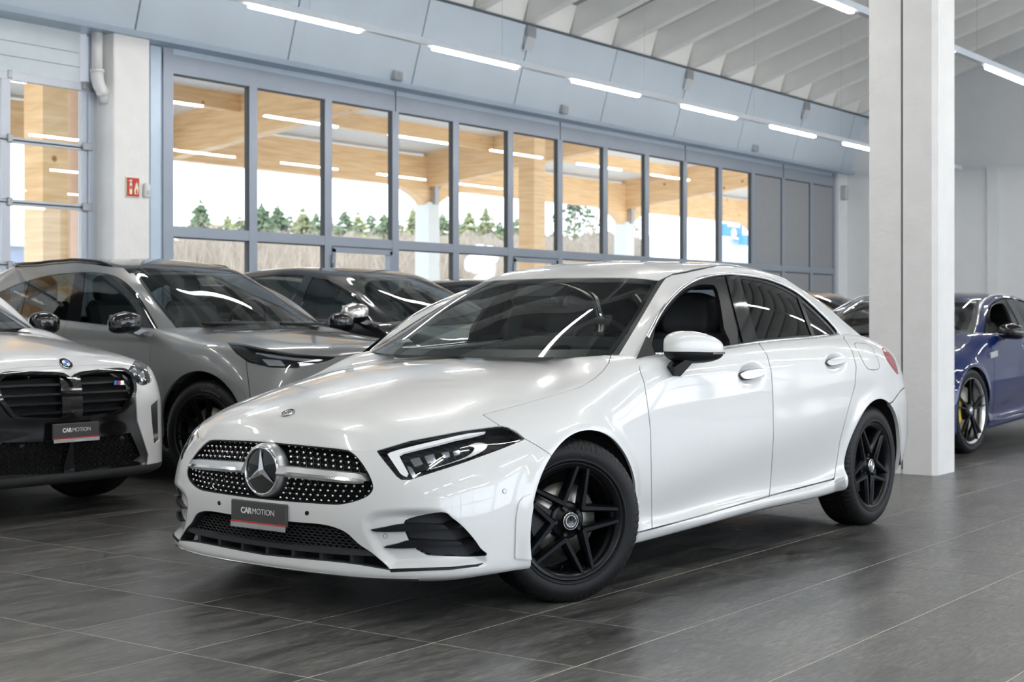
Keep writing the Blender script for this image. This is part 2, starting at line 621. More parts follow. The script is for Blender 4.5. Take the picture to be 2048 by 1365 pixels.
# floor: grout bed with single tiles
def tile_material():
    m = bpy.data.materials.new('slate_tile')
    m.use_nodes = True
    nt = m.node_tree
    b = nt.nodes['Principled BSDF']
    tc = nt.nodes.new('ShaderNodeNewGeometry')
    oi = nt.nodes.new('ShaderNodeObjectInfo')
    mp = nt.nodes.new('ShaderNodeMapping')
    mp.inputs['Scale'].default_value = (0.9, 4.0, 1)
    mp.inputs['Rotation'].default_value = (0, 0, 0.5)
    add = nt.nodes.new('ShaderNodeVectorMath')
    sc = nt.nodes.new('ShaderNodeVectorMath'); sc.operation = 'SCALE'
    cmb = nt.nodes.new('ShaderNodeCombineXYZ')
    nt.links.new(oi.outputs['Random'], cmb.inputs[0]); nt.links.new(oi.outputs['Random'], cmb.inputs[1])
    nt.links.new(cmb.outputs[0], sc.inputs[0]); sc.inputs['Scale'].default_value = 37.0
    nt.links.new(tc.outputs['Position'], add.inputs[0]); nt.links.new(sc.outputs[0], add.inputs[1])
    nt.links.new(add.outputs[0], mp.inputs[0])
    n1 = nt.nodes.new('ShaderNodeTexNoise'); n1.inputs['Scale'].default_value = 2.2; n1.inputs['Detail'].default_value = 8; n1.inputs['Roughness'].default_value = 0.62
    n2 = nt.nodes.new('ShaderNodeTexNoise'); n2.inputs['Scale'].default_value = 16; n2.inputs['Detail'].default_value = 6; n2.inputs['Distortion'].default_value = 0.8
    nt.links.new(mp.outputs[0], n1.inputs[0]); nt.links.new(mp.outputs[0], n2.inputs[0])
    r1 = nt.nodes.new('ShaderNodeValToRGB')
    r1.color_ramp.elements[0].position = 0.28; r1.color_ramp.elements[0].color = (0.030, 0.030, 0.032, 1)
    r1.color_ramp.elements[1].position = 0.74; r1.color_ramp.elements[1].color = (0.178, 0.173, 0.160, 1)
    nt.links.new(n1.outputs[0], r1.inputs[0])
    r2 = nt.nodes.new('ShaderNodeMapRange')
    r2.inputs[1].default_value = 0.35; r2.inputs[2].default_value = 0.7; r2.inputs[3].default_value = 0.55; r2.inputs[4].default_value = 1.5
    nt.links.new(n2.outputs[0], r2.inputs[0])
    mr = nt.nodes.new('ShaderNodeMapRange'); mr.inputs[3].default_value = 0.85; mr.inputs[4].default_value = 1.15
    nt.links.new(oi.outputs['Random'], mr.inputs[0])
    mu = nt.nodes.new('ShaderNodeMath'); mu.operation = 'MULTIPLY'
    nt.links.new(r2.outputs[0], mu.inputs[0]); nt.links.new(mr.outputs[0], mu.inputs[1])
    vm = nt.nodes.new('ShaderNodeVectorMath'); vm.operation = 'SCALE'
    nt.links.new(r1.outputs[0], vm.inputs[0]); nt.links.new(mu.outputs[0], vm.inputs['Scale'])
    nt.links.new(vm.outputs[0], b.inputs['Base Color'])
    rr = nt.nodes.new('ShaderNodeMapRange'); rr.inputs[3].default_value = 0.24; rr.inputs[4].default_value = 0.42
    nt.links.new(n1.outputs[0], rr.inputs[0]); nt.links.new(rr.outputs[0], b.inputs['Roughness'])
    bp = nt.nodes.new('ShaderNodeBump'); bp.inputs['Strength'].default_value = 0.12; bp.inputs['Distance'].default_value = 0.004
    nt.links.new(n2.outputs[0], bp.inputs['Height']); nt.links.new(bp.outputs[0], b.inputs['Normal'])
    return m
M_TILE = tile_material()
M_GROUT = mat('pale_grout', (0.80, 0.75, 0.67), 0.8, noise=0.1, nscale=20)

floor = struct(MB().box(-6, 27.5, -9, 12.1, -0.25, -0.0007).build('floor', M_GROUT))
TX, TY, TX0, TY0 = 0.611, 0.587, 3.94, 2.632
def pix(x, y, z):
    D = x * math.cos(VIEW) + y * math.sin(VIEW)
    L = x * math.sin(VIEW) - y * math.cos(VIEW)
    if D < 0.3: return None
    return 1024 + FPX * L / D, HOR - FPX * (z - EYE) / D, D
cells = []
for i in range(int((-6 - TX0) / TX), int((27.5 - TX0) / TX)):
    for j in range(int((-9 - TY0) / TY) + 1, int((12.1 - TY0) / TY) + 1):
        x0, y0 = TX0 + i * TX, TY0 + j * TY
        pc = pix(x0 + TX / 2, y0 + TY / 2, 0)
        vis = pc is not None and -120 < pc[0] < 2170 and pc[1] < 1460
        cells.append((pc[2] if vis else 1e3 + abs(x0) + abs(y0), x0, y0))
cells.sort()
G = 0.0019
tm = MB()
c = 0.0005
tm.add([(G, G, -c), (TX - G, G, -c), (TX - G, TY - G, -c), (G, TY - G, -c), (G + c, G + c, 0), (TX - G - c, G + c, 0), (TX - G - c, TY - G - c, 0), (G + c, TY - G - c, 0),
        (G, G, -0.0007), (TX - G, G, -0.0007), (TX - G, TY - G, -0.0007), (G, TY - G, -0.0007)],
       [(4, 5, 6, 7), (0, 1, 5, 4), (1, 2, 6, 5), (2, 3, 7, 6), (3, 0, 4, 7), (8, 9, 1, 0), (9, 10, 2, 1), (10, 11, 3, 2), (11, 8, 0, 3)])
tile_me = tm.mesh('tile')
tile_me.materials.append(M_TILE)
for d, x0, y0 in cells[:295]:
    link_mesh('tile', tile_me, None, floor, (x0, y0, 0))
far = MB()
for d, x0, y0 in cells[295:]:
    far.add([(x0 + G, y0 + G, 0), (x0 + TX - G, y0 + G, 0), (x0 + TX - G, y0 + TY - G, 0), (x0 + G, y0 + TY - G, 0)], [(0, 1, 2, 3)])
o = far.build('far_tiles', M_TILE, floor)
o['kind'] = 'stuff'

# long wall with the glazing (y = 12)
w = MB()
w.box(27.0, 27.5, 11.9, 12.2, 0, 3.98)
w.box(-6, 5.0, 12.0, 12.2, 0, 3.9)
w.box(-6, 27.5, 11.95, 12.25, 3.95, 5.4)
wall_back = struct(w.build('wall_back', M_WALL))
gp = MB().add([(-6, 11.83, 3.985), (27.5, 11.83, 3.985), (27.5, 11.53, 5.02), (-6, 11.53, 5.02)], [(0, 1, 2, 3)])
gp.build('joint_backing', M_GAP, wall_back)
js = [11.88 + 2.142 * k for k in range(-8, 8)]
edges = [-6] + [x for x in js if -5 < x < 27] + [27.5]
for x0, x1 in zip(edges[:-1], edges[1:]):
    g = 0.011
    p = MB()
    v = []
    for x in (x0 + g, x1 - g):
        v += [(x, 11.80, 3.985), (x, 11.50, 5.02), (x, 11.56, 5.04), (x, 11.95, 3.985)]
    p.add(v, [(0, 1, 2, 3), (7, 6, 5, 4), (0, 4, 5, 1), (1, 5, 6, 2), (3, 7, 4, 0)])
    p.build('panel', M_BAND, wall_back)
MB().box(-6, 27.5, 11.74, 12.08, 3.925, 3.985).build('soffit_trim', M_ALU2, wall_back)
MB().box(-6, 27.5, 11.46, 11.52, 5.02, 5.045).build('eaves_strip', M_GAP, wall_back)

M_EYE = mat('pale_sensor', (0.42, 0.46, 0.50), 0.5)
for i, u in enumerate((13.70, 17.30, 23.18)):
    s = empty('wall_sensor', (u, 11.775, 4.045))
    b = MB().bbox(-.075, .075, -.06, .03, -.05, .075, .015).build('body', M_EYE, s)
    MB().box(-.05, .05, -.066, -.058, -.03, .05).build('lens', M_STEEL, s)
    tag(s, ['small grey sensor box on the sloping band nearest the red sign', 'small grey sensor box on the sloping band, middle one of three', 'small grey sensor box on the sloping band nearest the far corner'][i], 'sensor')
for i, x in enumerate((16.14, 20.43, 24.72)):
    s = empty('joist_bracket', (x, 11.50, 4.93))
    MB().box(-.10, .10, -.02, .02, -.06, .10).build('plate', M_STEEL, s)
    q = MB().add([(-.09, -.015, -.06), (.09, -.015, -.06), (.09, .05, -.24), (-.09, .05, -.24), (-.09, .05, -.06), (.09, .05, -.06)], [(0, 1, 2, 3), (0, 3, 4), (1, 5, 2), (3, 2, 5, 4)])
    q.build('cheek', mat('bracket_paint', (0.50, 0.53, 0.56), 0.5), s)
    tag(s, ['steel bracket under the ceiling beams, nearest of three', 'steel bracket under the ceiling beams, middle of three', 'steel bracket under the ceiling beams, farthest of three'][i], 'bracket')

# glazing
win = struct(empty('window_1', (0, 12.0, 0)))
def member(name, x0, x1, z0, z1, m=M_ALU, y0=-0.036, y1=0.034):
    return MB().box(x0, x1, y0, y1, z0, z1).build(name, m, win)
member('jamb', 10.09, 10.24, 0, 3.92, M_ALU2, -0.02, 0.034)
member('jamb', 10.24, 10.375, 0, 3.92, M_ALU, -0.040, 0.031)
member('jamb', 26.90, 27.0, 0, 3.92, M_ALU, -0.040, 0.031)
member('head_rail', 10.24, 26.95, 3.665, 3.865)
member('head_rail', 10.24, 26.95, 3.865, 3.925, M_ALU2, -0.02, 0.034)
member('transom', 10.30, 26.95, 1.965, 2.075)
member('bottom_rail', 10.24, 26.95, 0, 0.16)
P0 = 10.375
for i in range(14):
    xa, xb = P0 + 1.2 * i, P0 + 1.2 * i + 1.08
    if i == 13: xb = 26.91
    if i < 13:
        member('mullion', xb, xb + 0.12, 0.16, 3.665, M_ALU, -0.039, 0.031)
        member('gasket', xb - 0.012, xb, 0.16, 3.665, M_DARK, -0.026, 0.028)
    for z0, z1 in ((0.16, 1.965), (2.075, 3.665)):
        if i < 11:
            MB().box(xa, xb, 0.000, 0.006, z0, z1).build('pane', M_GLASS, win)
            member('gasket', xa, xb, z1 - 0.014, z1, M_DARK, -0.026, 0.028)
        else:
            MB().box(xa, xb, -0.016, 0.02, z0, z1).build('infill_panel', M_PANEL, win)
            member('gasket', xa, xb, z1 - 0.02, z1, M_DARK, -0.022, 0.02)
    if i in (2, 5):
        for x0, x1 in ((xa, xa + 0.05), (xb - 0.06, xb - 0.012)):
            member('door_stile', x0, x1, 0.16, 1.93, M_ALU, -0.052, 0.034)
        member('door_rail', xa, xb, 1.89, 1.95, M_ALU, -0.052, 0.034)
        MB().tube([(xa - .012, -.06, 1.70), (xa - .012, -.06, 1.86)], 0.012).build('hinge', M_STEEL, win)
for i in (3, 6, 9, 12):
    x = P0 + 1.2 * i - 0.06
    MB().box(x - .004, x + .004, -0.042, -0.03, 3.665, 3.92).build('frame_joint', M_DARK, win)

# sectional door at the left
dr = struct(empty('door_1', (0, 12.1, 0)))
M_DOORF = mat('door_aluminium', (0.47, 0.50, 0.55), 0.4, metal=0.2, noise=0.02)
M_DOORP = mat('door_panel_paint', (0.60, 0.66, 0.69), 0.5, noise=0.02)
zr = [0.0, 0.46, 1.05, 1.64, 2.23, 2.82]
for k, z0 in enumerate(zr):
    z1 = z0 + 0.59 if k else 0.46
    MB().box(4.0, 9.36, -0.04, 0.0, z0 - 0.05, z0 + 0.005).build('section_rail', M_DOORF, dr)
    MB().box(4.0, 9.36, -0.055, -0.04, z0 - 0.03, z0 - 0.018).build('section_lip', M_DARK, dr)
    for c_ in range(5):
        xb = 9.29 - c_ * 0.905
        xa = xb - 0.81
        MB().box(xa - 0.095, xa, -0.04, 0.0, z0, z1 - 0.05).build('stile', M_DOORF, dr)
        if k: MB().box(xa, xb, -0.02, -0.015, z0, z1 - 0.05).build('pane', M_GLASS, dr)
        else: MB().box(xa, xb, -0.03, -0.005, z0, z1 - 0.05).build('panel', M_DOORP, dr)
MB().box(9.29, 9.36, -0.04, 0.0, 0, 3.45).build('stile', M_DOORF, dr)
MB().box(4.0, 9.36, -0.05, 0.0, 3.36, 3.44).build('top_rail', M_DOORF, dr)
for z0, z1 in ((3.44, 3.58), (3.585, 3.72), (3.725, 3.93)):
    MB().box(4.0, 9.27, -0.05, 0.0, z0, z1).build('insulated_panel', M_DOORP, dr)
MB().box(9.36, 9.56, -0.035, 0.1, 0, 3.93).build('door_frame', M_DOORF, dr)
MB().box(9.36, 9.38, -0.06, -0.035, 0, 3.9).build('guide_track', M_ALU2, dr)
for z in (0.4, 1.0, 1.6, 2.2, 2.8, 3.4):
    MB().bbox(9.29, 9.41, -0.075, -0.035, z - .03, z + .05, .008).build('roller_hinge', M_STEEL, dr)
    MB().bbox(8.44, 8.50, -0.06, -0.035, z - .03, z + .05, .008).build('roller_hinge', M_STEEL, dr)
MB().box(4.0, 5.0, -0.1, 0.12, 0, 3.95).build('door_frame', M_WALL, dr)

cl = tag(MB().bbox(9.48, 9.93, 11.80, 12.3, 0, 3.96, .012).build('wall_column', M_CONC), 'white wall column carrying the red fire extinguisher sign', 'column')
dp = empty('drain_pipe', (9.38, 11.93, 3.95))
MB().tube([(0, 0, 0), (0, 0, -.42)], .052, 20).build('pipe', M_PVC, dp)
MB().lathe([(-.02, .052), (-.02, .085), (0, .085)], 20, 'z').build('collar', mat('grey_collar', (.35, .36, .37), .5), dp)
arc = [(.0, 0, -.40), (.0, 0, -.47), (.02, 0, -.54), (.07, 0, -.60), (.10, .01, -.64), (.115, .02, -.70)]
MB().tube(arc, [.063, .063, .062, .06, .06, .058], 20).build('elbow', M_PVC, dp)
MB().tube([(-.0, 0, -.385), (0, 0, -.415)], .068, 20).build('socket_ring', M_PVC, dp)
MB().tube([(.062, .0, -.585), (.082, .005, -.615)], .068, 20).build('socket_ring', M_PVC, dp)
tag(dp, 'white plastic drain pipe with elbow beside the sectional door', 'pipe')

# fire extinguisher sign
M_RED = mat('sign_red', (0.55, 0.03, 0.02), 0.5, noise=0.03)
M_GLOW = mat('sign_cream', (0.80, 0.82, 0.62), 0.5, noise=0.02)
fs = empty('fire_extinguisher_sign', (9.70, 11.795, 2.42))
MB().box(-.085, .085, -.012, 0, -.10, .10).build('board', M_GLOW, fs)
MB().box(-.078, .078, -.015, -.012, -.093, .093).build('red_face', M_RED, fs)
e = MB()
e.prism([(-.045, -.07), (-.045, .03), (-.037, .045), (-.023, .045), (-.015, .03), (-.015, -.07)], -.018, -.015)
e.prism([(-.036, .045), (-.036, .062), (-.052, .055), (-.055, .061), (-.034, .073), (-.012, .073), (-.012, .066), (-.024, .062), (-.024, .045)], -.018, -.015)
e.build('extinguisher_symbol', M_GLOW, fs)
MB().prism([(-.041, -.02), (-.041, .012), (-.019, .012), (-.019, -.02)], -.019, -.018).build('symbol_label', M_RED, fs)
e = MB()
e.prism([(.02, -.07), (.012, -.03), (.024, .0), (.03, .03), (.045, .06), (.046, .03), (.058, .045), (.056, .01), (.066, .02), (.064, -.03), (.055, -.07)], -.018, -.015)
e.build('flame_symbol', M_GLOW, fs)
MB().prism([(.032, -.068), (.03, -.04), (.04, -.01), (.05, -.03), (.048, -.068)], -.0195, -.018).build('flame_core', M_RED, fs)
tag(fs, 'red fire extinguisher sign with flame symbol on the white wall column', 'sign')
dt = empty('motion_detector', (9.865, 11.795, 2.40))
MB().bbox(-.035, .035, -.05, 0, -.07, .07, .014).build('housing', M_PVC, dt)
MB().bbox(-.022, .022, -.056, -.045, -.045, .0, .006).build('lens', mat('detector_lens', (.5, .52, .55), .3), dt)
tag(dt, 'white motion detector beside the red fire extinguisher sign', 'detector')

# gable wall at the far end, end wall and glazed front behind the camera
def roof_z(y):
    return 5.05 + 0.318 * (11.5 - y) if y > 1.2 else 5.05 + 0.318 * (11.5 - 1.2) - 0.318 * (1.2 - y)
g = MB()
for x0, x1 in ((27.5, 27.8), (-6.3, -6.0)):
    ys = [-9.3, 1.2, 12.25]
    g = MB()
    prof = [(-9.3, 0), (12.25, 0), (12.25, roof_z(12.25) + .6), (1.2, roof_z(1.2) + .6), (-9.3, roof_z(-9.3) + .6)]
    g.prism(prof, x0, x1, axis=0)
    ob = struct(g.build('wall_far' if x0 > 0 else 'wall_left', M_WALL))
    if x0 > 0: wall_far = ob
def trimbox(y0, y1, z0, z1, d=0.04):
    MB().box(27.5 - d, 27.5, y0, y1, z0, z1).build('wall_strip', M_WALL, wall_far)
trimbox(-9, 11.9, 3.93, 4.03, .05)
for y in (9.05, 4.2, -0.6, -5.4):
    trimbox(y - .10, y + .10, 0, 3.93, .06)
    trimbox(y - 2.4, y - 2.36, 0, 6.5, .012)
trimbox(11.4, 11.9, 0, 4.9, .10)
cv = empty('security_camera', (27.38, 11.35, 3.72))
MB().tube([(0, 0, .0), (-.0, -.28, -.02)], .045, 14).build('barrel', M_PVC, cv)
MB().tube([(0, -.27, -.02), (0, -.32, -.022)], .04, 14).build('lens_hood', M_DARK, cv)
MB().tube([(.12, .02, .03), (0, .02, .0)], .025, 10).build('bracket', M_PVC, cv)
tag(cv, 'white bullet security camera on the far wall near the corner', 'camera')
sb = tag(MB().bbox(27.08, 27.22, 11.78, 11.9, 3.42, 3.70, .02).build('junction_box', mat('grey_box', (.45, .48, .5), .5)), 'small grey box on the wall end beside the security camera', 'junction box')

f_ = MB()
f_.box(-6, 27.5, -9.2, -9.0, 0, 0.55)
f_.box(-6, 27.5, -9.2, -9.0, 4.05, 5.6)
for k in range(15):
    x = -6 + 33.5 / 14 * k
    f_.box(x - .09, x + .09, -9.2, -9.0, 0.55, 4.05)
f_.box(-6, 27.5, -9.16, -9.04, 2.2, 2.3)
wall_front = struct(f_.build('wall_front', M_ALU))

# roof: boarding and joists
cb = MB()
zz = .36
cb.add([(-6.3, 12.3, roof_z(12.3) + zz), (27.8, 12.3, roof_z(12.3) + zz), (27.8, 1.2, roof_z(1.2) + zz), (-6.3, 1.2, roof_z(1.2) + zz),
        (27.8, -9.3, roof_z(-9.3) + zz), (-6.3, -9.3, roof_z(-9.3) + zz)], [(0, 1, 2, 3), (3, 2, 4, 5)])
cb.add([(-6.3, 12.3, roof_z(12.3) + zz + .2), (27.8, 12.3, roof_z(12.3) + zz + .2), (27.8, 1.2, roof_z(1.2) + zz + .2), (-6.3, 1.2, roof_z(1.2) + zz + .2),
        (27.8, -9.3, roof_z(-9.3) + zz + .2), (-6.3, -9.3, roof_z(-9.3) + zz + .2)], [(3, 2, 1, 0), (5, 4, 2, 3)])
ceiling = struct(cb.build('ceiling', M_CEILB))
def joist_mesh(ya, yb):
    j = MB()
    w0, w1 = .075, .13
    v = []
    for y in (ya, yb):
        z = roof_z(y)
        v += [(-w0, y, z), (w0, y, z), (w1, y, z + .365), (-w1, y, z + .365)]
    j.add(v, [(0, 1, 2, 3), (7, 6, 5, 4), (0, 4, 5, 1), (1, 5, 6, 2), (3, 7, 4, 0)])
    me = j.mesh('joist')
    me.materials.append(M_CEIL)
    return me
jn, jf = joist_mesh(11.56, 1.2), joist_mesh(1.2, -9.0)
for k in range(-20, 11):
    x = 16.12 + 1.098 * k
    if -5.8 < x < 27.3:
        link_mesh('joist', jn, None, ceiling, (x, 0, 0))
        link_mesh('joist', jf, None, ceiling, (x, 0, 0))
        MB().add([(x + .12, 11.54, roof_z(11.54)), (x + .978, 11.54, roof_z(11.54)), (x + .978, 11.40, roof_z(11.40) + .36), (x + .12, 11.40, roof_z(11.40) + .36)], [(0, 1, 2, 3)]).build('end_block', M_CEIL, ceiling)

# free-standing column in front of the blue car
pc_ = empty('square_column', (10.205, 3.76, 0))
b = MB()
ch = .035
b.prism([(0, .0 + ch), (ch, 0), (.36, 0), (.36, .50), (0, .50), (0, .268), (.016, .262), (.016, .252), (0, .246)], 0.0, 8.2, axis=2)
b.build('shaft', M_CONC, pc_)
MB().box(.012, .02, .250, .264, 0.03, 8.2).build('joint_strip', mat('joint_filler', (.16, .17, .17), .8), pc_)
tag(pc_, 'square white painted column between the white sedan and the blue car', 'column')

# light tracks
def light_track(y, z, label, xs, x0=-5.5, x1=27.0):
    t = empty('light_track', (0, y, z))
    MB().box(x0, x1, -.035, .035, .0, .065).build('rail', M_TRACK, t)
    for x in xs:
        MB().bbox(x, x + 1.43, -.030, .030, -.032, .001, .008).build('led_bar', M_LED, t)
    for k in range(12):
        x = x0 + .6 + k * 2.95
        MB().tube([(x, 0, .06), (x, 0, roof_z(y) - z + .2)], .0015, 5).build('suspension_wire', M_STEEL, t)
    return tag(t, label, 'light track')
seg = lambda first: [first + 2.535 * k for k in range(-8, 8) if -5.5 < first + 2.535 * k < 25.5]
light_track(9.5, 3.86, 'long light track with white bars in front of the window wall', seg(9.10))
light_track(5.36, 3.86, 'long light track running behind the square white column', seg(13.55))
for i, y in enumerate((1.2, -2.95, -7.1)):
    light_track(y, 3.86, ['long light track hanging above the middle of the hall', 'long light track hanging nearer the glazed front', 'long light track hanging closest to the glazed front'][i], seg(9.4 + i))
# ------------------------------------------------------------------ shared car materials
M_WHITE = mat('white_car_paint', (0.80, 0.80, 0.785), 0.28, coat=1.0, spec=0.5)
M_BLACKG = mat('gloss_black', (0.008, 0.008, 0.009), 0.08, coat=0.5)
M_BLACKS = mat('satin_black', (0.009, 0.0095, 0.011), 0.36, noise=0.05, spec=0.28)
M_BLACKM = mat('matt_black_plastic', (0.028, 0.030, 0.033), 0.6, noise=0.08)
M_RIM = mat('black_wheel_paint', (0.005, 0.0055, 0.007), 0.24, spec=0.26)
M_RUBBER = mat('tyre_rubber', (0.009, 0.009, 0.010), 0.5, spec=0.28, noise=0.12, nscale=30, bump=0.05, bscale=90)
M_CHROME = mat('chrome', (0.86, 0.87, 0.88), 0.13, metal=1.0)
M_SATIN = mat('satin_silver', (0.60, 0.61, 0.62), 0.32, metal=0.9)
M_DISC = mat('brake_disc_steel', (0.62, 0.59, 0.53), 0.42, metal=1.0, noise=0.06, nscale=30)
M_LINER = mat('wheel_arch_liner', (0.006, 0.006, 0.007), 0.9, noise=0.1)
M_CABIN = mat('cabin_trim', (0.02, 0.021, 0.023), 0.6, noise=0.06)
M_SEAT = mat('black_seat_leather', (0.075, 0.08, 0.088), 0.45, noise=0.06, bump=0.05)
M_HEADL = mat('grey_headliner', (0.16, 0.17, 0.17), 0.8, noise=0.05)
M_WSCR = glass('windscreen_glass', (0.76, 0.81, 0.80), 1.0, 1.52)
M_TINT = glass('tinted_side_glass', (0.045, 0.05, 0.055), 1.0, 1.6)
M_LENS = glass('headlamp_lens', (0.93, 0.94, 0.95), 1.0, 1.45)
M_DRL = mat('light_guide', (0.75, 0.77, 0.78), 0.25, emit=(1.0, 0.99, 0.96), estr=0.28, coat=0.6)
M_REFL = mat('lamp_reflector', (0.55, 0.58, 0.62), 0.15, metal=0.9)
M_REDL = mat('red_lamp', (0.36, 0.006, 0.006), 0.2, coat=0.3)
M_PLATE = mat('dark_plate', (0.062, 0.058, 0.060), 0.4, coat=0.4)
M_PRED = mat('plate_red_line', (0.62, 0.05, 0.04), 0.4)
M_PWHITE = mat('plate_lettering', (0.85, 0.85, 0.85), 0.45)
M_DARKGLASS = mat('badge_black_glass', (0.01, 0.01, 0.012), 0.05, coat=1.0)

# ------------------------------------------------------------------ wheels
def tyre(parent, R, w, rr, y_out, blocks=72):
    """axis y, outside at y_out (negative side is outward)"""
    s = MB()
    yo, yi = y_out, y_out + w
    m = [(yo + .018, rr - .004), (yo + .007, rr + .004), (yo + .001, rr + .010), (yo + .001, rr + .015), (yo + .004, rr + .018), (yo + .001, rr + .030), (yo + .0005, rr + .045), (yo + .004, R - .035), (yo + .012, R - .018), (yo + .022, R - .008), (yo + .034, R - .003)]
    tread = []
    n_r = 5
    x0, x1 = yo + .036, yi - .036
    for k in range(n_r):
        a = x0 + (x1 - x0) * k / n_r
        b = x0 + (x1 - x0) * (k + 1) / n_r
        tread += [(a + .003, R - .0005), (b - .003, R - .0005)]
        if k < n_r - 1: tread += [(b - .002, R - .008), (b + .002, R - .008)]
    back = [(yi - .034, R - .003), (yi - .022, R - .008), (yi - .012, R - .018), (yi - .004, R - .035), (yi - .001, rr + .03), (yi - .018, rr - .004)]
    prof = m + tread + back
    lo, hi = 8, len(m) + len(tread) + 3
    def rf(j, h, r, t):
        if lo <= j < hi:
            ph = (t * blocks / (2 * math.pi) + (h - yo) * 9) % 1.0
            if ph < .24: return r - .0055
        return r
    s.lathe(prof, blocks * 4, 'y', rfun=rf)
    return s.build('tyre', M_RUBBER, parent, sharp=38)

def rim_barrel(parent, rr, w, y_out, m):
    s = MB()
    s.lathe([(y_out + .016, rr - .002), (y_out + .007, rr + .002), (y_out + .008, rr - .003), (y_out + .019, rr - .022), (y_out + .030, rr - .027), (y_out + .10, rr - .038), (y_out + w - .03, rr - .034), (y_out + w - .012, rr - .006)], 72, 'y')
    return s.build('rim', m, parent)

def brake(parent, r, y, cal_ang, cm):
    s = MB()
    s.lathe([(y - .004, .075), (y, .085), (y, r), (y + .022, r), (y + .022, .07)], 60, 'y')
    s.build('brake_disc', M_DISC, parent)
    h = MB()
    h.lathe([(y - .025, .0), (y - .025, .07), (y - .002, .078)], 32, 'y')
    h.build('disc_hat', M_LINER, parent)
    c = MB()
    a0, a1 = cal_ang - .55, cal_ang + .55
    c.lathe([(y - .032, r - .075), (y - .038, r - .045), (y - .032, r + .010), (y + .05, r + .014), (y + .05, r - .075), (y - .032, r - .075)], 14, 'y', a0=a0, a1=a1, smooth=False)
    c.build('brake_caliper', cm, parent)

def star3(mb, c, R, t, w=.16, ax='y', depth=.004, sgn=-1):
    """three-pointed star, ridge towards sgn*y"""
    pts = []
    for k in range(3):
        a = math.pi / 2 + k * 2 * math.pi / 3
        pts.append((R * math.cos(a), R * math.sin(a)))
        b = a + math.pi / 3
        pts.append((R * w * math.cos(b), R * w * math.sin(b)))
    v = [(c[0], c[1] + sgn * depth, c[2])] + [(c[0] + p[0], c[1] + sgn * (depth * .25 if i % 2 == 0 else 0), c[2] + p[1]) for i, p in enumerate(pts)]
    f = [(0, 1 + i, 1 + (i + 1) % 6) for i in range(6)]
    if sgn < 0: f = [q[::-1] for q in f]
    mb.add(v, f)

def wheel_twin5(parent, name='wheel', R=.328, w=.215, rr=.2334, rot=0.0, front=True):
    """17 inch black wheel with five twin spokes, outer side towards -y, outer sidewall at y=-.03"""
    root = empty(name, (0, 0, 0), 0, parent)
    yo = -.030
    tyre(root, R, w, rr, yo)
    rim_barrel(root, rr, w, yo, M_RIM)
    for k in range(5):
        th = rot + math.pi / 2 + k * 2 * math.pi / 5
        s = MB()
        for sg in (-1, 1):
            a, b = th + sg * math.radians(33), th + sg * math.radians(6.2)
            p0 = Vector((.080 * math.cos(a), -.008, .080 * math.sin(a)))
            p1 = Vector((.221 * math.cos(b), -.012, .221 * math.sin(b)))
            d = (p1 - p0).normalized()
            n = Vector((0, -1, 0))
            sd = d.cross(n).normalized()
            prof = [(-.0155, .036), (-.0135, .008), (-.0065, -.004), (.0065, -.004), (.0135, .008), (.0155, .036)]
            v = []
            for q, sc in ((p0 - d * .010, 1.25), (p0.lerp(p1, .5), 1.0), (p1 + d * .004, .92)):
                for u_, h_ in prof:
                    v.append(q + sd * u_ * sc + Vector((0, h_, 0)))
            f = []
            for i in range(2):
                for j in range(5):
                    f.append((i * 6 + j, i * 6 + j + 1, (i + 1) * 6 + j + 1, (i + 1) * 6 + j))
            f += [(5, 4, 3, 2, 1, 0), (12, 13, 14, 15, 16, 17)]
            s.add(v, f)
        s.build('spoke', M_RIM, root)
    hb = MB()
    hb.lathe([(.034, .0), (.034, .078), (.018, .074), (.014, .066), (.013, .041), (-.003, .038), (-.004, .0)], 40, 'y')
    hb.build('hub', M_RIM, root)
    for k in range(5):
        a = rot + math.pi / 2 + math.pi / 5 + k * 2 * math.pi / 5
        b = MB()
        c_ = (.057 * math.cos(a), 0, .057 * math.sin(a))
        b.lathe([(.016, .0125), (.006, .0115), (.003, .009), (.004, .0)], 6, 'y', c_, smooth=False)
        b.build('wheel_bolt', M_BLACKS, root)
    cp = MB()
    cp.lathe([(-.004, .0365), (-.012, .035), (-.016, .030), (-.0155, .0235), (-.0145, .022), (-.0145, 0)], 48, 'y')
    cap = cp.build('hub_cap', M_BLACKG, root)
    st = MB()
    st.lathe([(-.0155, .0235), (-.0185, .0235), (-.0185, .0213), (-.0155, .0213)], 40, 'y')
    star3(st, (0, -.0150, 0), .0235, 0, .20, depth=.005)
    st.lathe([(-.0135, .0352), (-.0165, .0335), (-.0165, .0325), (-.0135, .0325)], 40, 'y')
    st.build('star_badge', M_CHROME, root)
    brake(root, .148, .055, math.pi if front else 0.0, M_BLACKM)
    vs = MB().tube([(.196 * math.cos(-1.75), .01, .196 * math.sin(-1.75)), (.182 * math.cos(-1.75), -.004, .182 * math.sin(-1.75))], .004, 8)
    vs.build('valve', M_BLACKS, root)
    return root

def ring_text(s, size, R, ang, y, weight=0.0, flip=False):
    """raised lettering bent around a tyre"""
    me = text_mesh(s, size, weight, .0006, 'CENTER', 1.15)
    for v in me.vertices:
        a = ang - v.co.x / R
        r = R + v.co.y
        v.co = (r * math.cos(a), y - v.co.z, r * math.sin(a))
    return me

